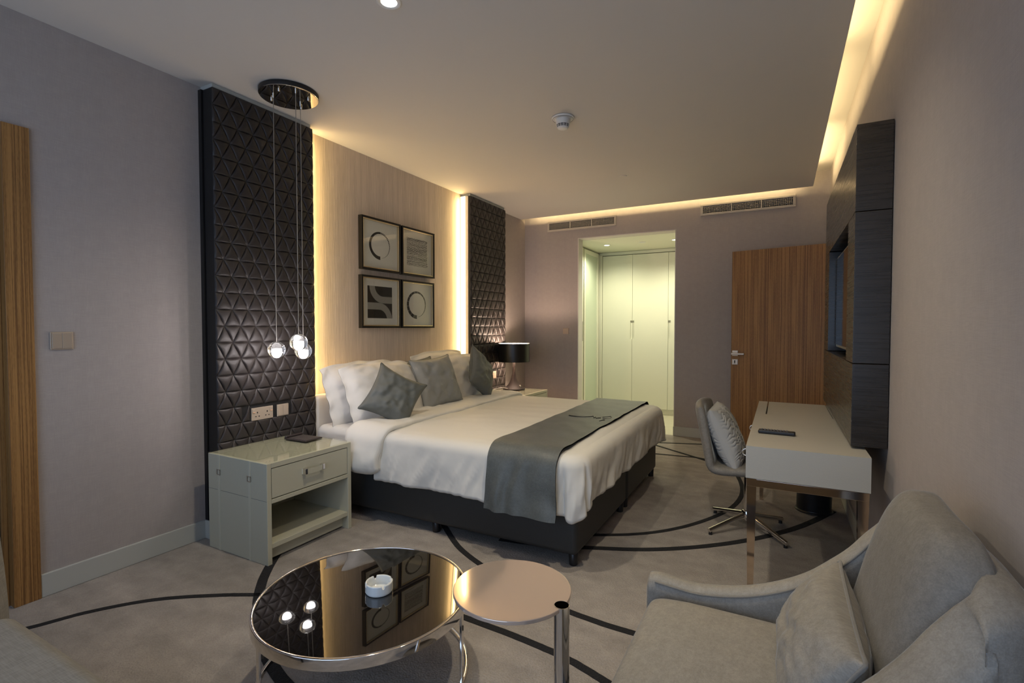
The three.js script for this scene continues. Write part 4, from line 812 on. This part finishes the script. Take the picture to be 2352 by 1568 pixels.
// ================= desk chair =================
{
  const t = thing('desk_chair', 'grey velvet swivel chair with a chrome four-star base at the desk', 'chair', [0, 0, 0]), zn = -3.275, zf = -3.755;
  // side outline of the one-piece seat and back
  const outer = [[-0.495, 0.815], [-0.475, 0.70], [-0.45, 0.58], [-0.425, 0.48], [-0.405, 0.425], [-0.375, 0.395], [-0.33, 0.382], [-0.2, 0.388], [-0.05, 0.397], [0.04, 0.402]];
  const c = new THREE.CatmullRomCurve3(outer.map(([x, y]) => new THREE.Vector3(x, y, 0)), false, 'centripetal'), n = 60, up = [], lo = [];
  for (let i = 0; i <= n; i++) { const p = c.getPoint(i / n), g = c.getTangent(i / n), th = 0.058; lo.push([p.x, p.y]); up.push([p.x - g.y * th, p.y + g.x * th]); }
  const g = sheet((u, v) => {
    // v round the section, u across the width with soft ends
    const w = Math.sin((u - 0.5) * Math.PI), k = v * 2, e = Math.pow(Math.max(0, 1 - Math.pow(Math.abs(w), 14)), 0.5);
    const f = 0.5 - 0.5 * Math.cos(Math.PI * (k < 1 ? k : 2 - k)), i = f * n, a = Math.floor(i), b = Math.min(n, a + 1), m = i - a;
    const P = [lo[a][0] + (lo[b][0] - lo[a][0]) * m, lo[a][1] + (lo[b][1] - lo[a][1]) * m], Q = [up[a][0] + (up[b][0] - up[a][0]) * m, up[a][1] + (up[b][1] - up[a][1]) * m];
    const end = Math.pow(Math.max(0, 1 - Math.pow(Math.abs(f * 2 - 1), 40)), 0.5), mid = [(P[0] + Q[0]) / 2, (P[1] + Q[1]) / 2], s = k < 1 ? -1 : 1;
    const h = 0.5 * e * end, dx = (Q[0] - P[0]) * h * s, dy = (Q[1] - P[1]) * h * s;
    const wide = 1 - 0.06 * smooth(0.35, 0, f), bow = 0.03 * smooth(0.6, 0.1, f) * w * w;
    return [mid[0] + dx + bow, mid[1] + dy - 0.02 * smooth(0.25, 0, f) * Math.pow(Math.abs(w), 3), (zn + zf) / 2 + w * wide * (zn - zf) / 2];
  }, 60, 180, 0.5, 1.6);
  part('seat_shell', uvm(g), M.velvetCut, t);
  const cx = -0.175, cz = -3.515;
  part('column', merge([rod([cx, 0.1, cz], [cx, 0.385, cz], 0.022), rod([cx, 0.37, cz], [cx, 0.392, cz], 0.09, 0.09, 28)]), M.chrome, t);
  part('hub', lathe([[0, 0.06], [0.034, 0.062], [0.038, 0.075], [0.034, 0.12], [0.024, 0.125]], 28).translate(cx, 0, cz), M.chrome, t);
  for (const [x, z] of [[-0.38, -3.305], [-0.396, -3.722], [0.022, -3.736], [0.05, -3.312]]) {
    part('star_leg', rod([cx + (x - cx) * 0.05, 0.098, cz + (z - cz) * 0.05], [x, 0.026, z], 0.0165, 0.014, 14), M.chrome, t);
    part('glide', rod([x + (cx - x) * 0.04, 0, z + (cz - z) * 0.04], [x + (cx - x) * 0.04, 0.02, z + (cz - z) * 0.04], 0.012, 0.010, 14), M.black, t);
  }
}
{
  // ruched cushion leaning on the chair's back
  const n = 150, g = pillow(0.42, 0.40, 0.15, { n, seed: 51, wrinkle: 0.004, pinch: 0.05 }), p = g.attributes.position, nr = g.attributes.normal;
  for (let i = 0; i < p.count; i++) {
    const x = p.getX(i), y = p.getY(i), q = nz(x * 9, y * 9, 4), r = Math.abs(Math.sin(y * 112 + 6.0 * nz(x * 13, y * 9, 4) + 3.0 * nz(x * 30, y * 24, 7))), edge = smooth(0.2, 0.17, Math.max(Math.abs(x), Math.abs(y)));
    const e = 0.0075 * Math.pow(r, 0.45) * edge; p.setXYZ(i, x + nr.getX(i) * e, y + nr.getY(i) * e, p.getZ(i) + nr.getZ(i) * e);
  }
  g.computeVertexNormals();
  putPillow('ruched_cushion', 'silver grey ruched cushion leaning on the back of the desk chair', 'cushion', g, M.ruched, [-0.305, 0.60, -3.50], H2, 0.40, 0);
}

// ================= armchair in the right foreground =================
{
  const t = thing('armchair', 'grey beige velvet armchair with low curved arms in the right foreground', 'armchair', [0, 0, 0]), zm = -1.42, hw = 0.3225;
  // plan of the shell with the height of its top: far arm, back, near arm
  const half = [[-0.40, 0.440], [-0.37, 0.448], [-0.30, 0.443], [-0.24, 0.440], [-0.106, 0.464], [-0.006, 0.502], [0.077, 0.550], [0.135, 0.60], [0.187, 0.652], [0.239, 0.721], [0.289, 0.787], [0.320, 0.824]];
  const pts = half.map(([x, y], i) => [x, y, zm - hw + (i > 9 ? 0.012 * (i - 9) : 0)]);
  pts.push([0.338, 0.842, zm - hw + 0.045], [0.348, 0.850, zm - hw + 0.10], [0.352, 0.850, zm - hw + 0.2], [0.352, 0.850, zm]);
  const near = half.map(([x, y]) => [x, y + 0.012 * smooth(0.05, 0.2, x), -1.062 - 0.066 * smooth(-0.05, 0.2, x) - 0.04 * smooth(0.2, 0.32, x)]);
  near.push([0.338, 0.846, -1.205], [0.349, 0.852, -1.27]);
  const all = [...pts, ...near.reverse()];
  const curve = new THREE.CatmullRomCurve3(all.map(p => new THREE.Vector3(...p)), false, 'centripetal'), nu = 160, sec = 28, TH = 0.085;
  const shell = sheet((u, v) => {
    const p = curve.getPoint(u), g = curve.getTangent(u), l = Math.hypot(g.x, g.z) || 1, nx = -g.z / l, nzz = g.x / l, ox = -nx, oz = -nzz; // outward
    const yb = 0.17, end = Math.min(u, 1 - u) / 0.012, tip = Math.sqrt(clamp(end, 0, 1)), r = TH / 2 * Math.max(0.25, tip);
    const top = p.y - (1 - tip) * 0.04; let o, y;
    if (v < 0.36) { o = -r; y = yb + (top - r - yb) * (v / 0.36); } else if (v < 0.64) { const a = Math.PI - (v - 0.36) / 0.28 * Math.PI; o = r * Math.cos(a); y = top - r + r * Math.sin(a); } else { o = r; y = top - r - (top - r - yb) * ((v - 0.64) / 0.36); }
    if (o < 0 && u > 0.5) o *= 1 - 0.6 * smooth(0.54, 0.58, u) * smooth(0.72, 0.64, u);
    if (o > 0 && u > 0.5) o *= 1 + 1.35 * smooth(0.50, 0.70, u) * smooth(1.0, 0.78, u);
    const lean = 0.10 * smooth(0.5, 0.9, p.y), dy = (p.y - y), rx = dy * lean * 1.1;
    return [p.x + ox * o - rx * Math.max(0, ox), y, p.z + oz * o];
  }, nu, sec, 2.4, 1.2);
  const sx = shell.attributes.position; 
  part('shell', uvm(shell), M.velvet, t);
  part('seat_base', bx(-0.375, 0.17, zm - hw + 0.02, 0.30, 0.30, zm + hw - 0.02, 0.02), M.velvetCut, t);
  // seat cushion: crowned box with soft front edge
  const seat = sheet((u, v) => {
    const a = v * Math.PI * 2, ca = Math.cos(a), sa3 = Math.sin(a), sx2 = Math.sign(ca) * Math.pow(Math.abs(ca), 0.35), sy = Math.sign(sa3) * Math.pow(Math.abs(sa3), 0.5), w = u * 2 - 1, e = Math.pow(Math.max(0, 1 - Math.pow(Math.abs(w), 10)), 0.5);
    const X = -0.075 + 0.30 * sx2 * (0.97 + 0.03 * e), crown = sy > 0 ? 0.018 * (1 - w * w) * (1 - sx2 * sx2) : 0;
    return [X, 0.352 + 0.068 * sy * Math.max(0.2, e) + crown + 0.002 * nz(X * 14, w * 4), zm + w * (hw - 0.044)];
  }, 40, 80, 0.65, 1.6);
  part('seat_cushion', uvm(seat), M.velvet, t);
  // padded inside back
  const back = sheet((u, v) => {
    const w = u * 2 - 1, a = v * Math.PI * 2, ca = Math.cos(a), sa3 = Math.sin(a), yy = Math.sign(ca) * Math.pow(Math.abs(ca), 0.4), th = Math.sign(sa3) * Math.pow(Math.abs(sa3), 0.6), e = Math.pow(Math.max(0, 1 - Math.pow(Math.abs(w), 6)), 0.5), topY = 0.893 - 0.10 * Math.pow(Math.abs(w), 5), y0 = 0.36;
    const Y = (topY + y0) / 2 + (topY - y0) / 2 * yy, k = (Y - y0) / (topY - y0);
    const X = 0.235 + 0.098 * k - 0.02 * (1 - w * w) - 0.05 * w * w * (1 - k) + th * 0.062 * Math.max(0.12, e) - 0.012 * Math.sin(k * Math.PI);
    return [X, Y, -1.437 + w * (0.268 - 0.006 * (1 - k))];
  }, 48, 90, 0.65, 1.2);
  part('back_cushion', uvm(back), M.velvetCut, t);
  // twisted cord welt along the inner top edge
  for (const s of [1, -1]) part('welt', tube(half.slice(1).map(([x, y]) => s < 0 ? [x + 0.004, y - 0.016, zm - hw + TH / 2 - 0.006] : [x + 0.004, y - 0.012 + 0.012 * smooth(0.05, 0.2, x), -1.062 - 0.066 * smooth(-0.05, 0.2, x) - 0.04 * smooth(0.2, 0.32, x) - TH / 2 * (1 - 0.5 * smooth(0.16, 0.24, x)) + 0.004]), 0.004, 70, 8), M.velvet, t);
  for (const [x, z] of [[-0.33, zm - 0.28], [-0.33, zm + 0.28], [0.26, zm - 0.26], [0.26, zm + 0.26]]) part('leg', rod([x, 0, z], [x, 0.18, z], 0.014, 0.022, 18), M.black, t);
}
{
  const g = pillow(0.50, 0.25, 0.15, { seed: 61, wrinkle: 0.008, pinch: 0.03, n: 48 });
  const o = putPillow('lumbar_cushion', 'small oblong velvet cushion resting against the back of the armchair', 'cushion', g, M.velvet, [0.095, 0.520, -1.435], -H2, 0.52, 0);
  part('piping', piping(0.50, 0.25, 0.03, 0.005), M.velvet, o, 'corded edge');
}

// ================= chair in the left foreground =================
{
  const t = thing('lounge_chair', 'pale beige woven lounge chair cut off at the lower left corner', 'lounge chair', [0, 0, 0]), z0 = -0.612, z1 = 0.14;
  part('seat_cushion', bx(-2.10, 0.25, z0, -1.30, 0.42, z1, 0.05, false, 6), M.weave, t);
  part('seat_frame', bx(-2.16, 0.14, z0 + 0.03, -1.33, 0.25, z1 - 0.03, 0.02), M.weave, t);
  const back = sheet((u, v) => {
    const w = u * 2 - 1, a = v * Math.PI * 2, ca = Math.cos(a), sa3 = Math.sin(a), yy = Math.sign(ca) * Math.pow(Math.abs(ca), 0.45), th = Math.sign(sa3) * Math.pow(Math.abs(sa3), 0.6), e = Math.pow(Math.max(0, 1 - Math.pow(Math.abs(w), 8)), 0.5), Y = 0.54 + 0.24 * yy, k = (Y - 0.3) / 0.48;
    return [-2.13 - 0.13 * k * k + 0.075 * th * Math.max(0.2, e) - 0.02, Y, (z0 + z1) / 2 + w * ((z1 - z0) / 2)];
  }, 30, 60, 0.75, 1.2);
  part('back_cushion', uvm(back), M.weave, t);
  for (const [x, z] of [[-2.1, z0 + 0.08], [-1.4, z0 + 0.08], [-2.1, z1 - 0.08], [-1.4, z1 - 0.08]]) part('leg', rod([x, 0, z], [x, 0.15, z], 0.014, 0.02, 16), M.black, t);
}

renderer.render(scene, camera);
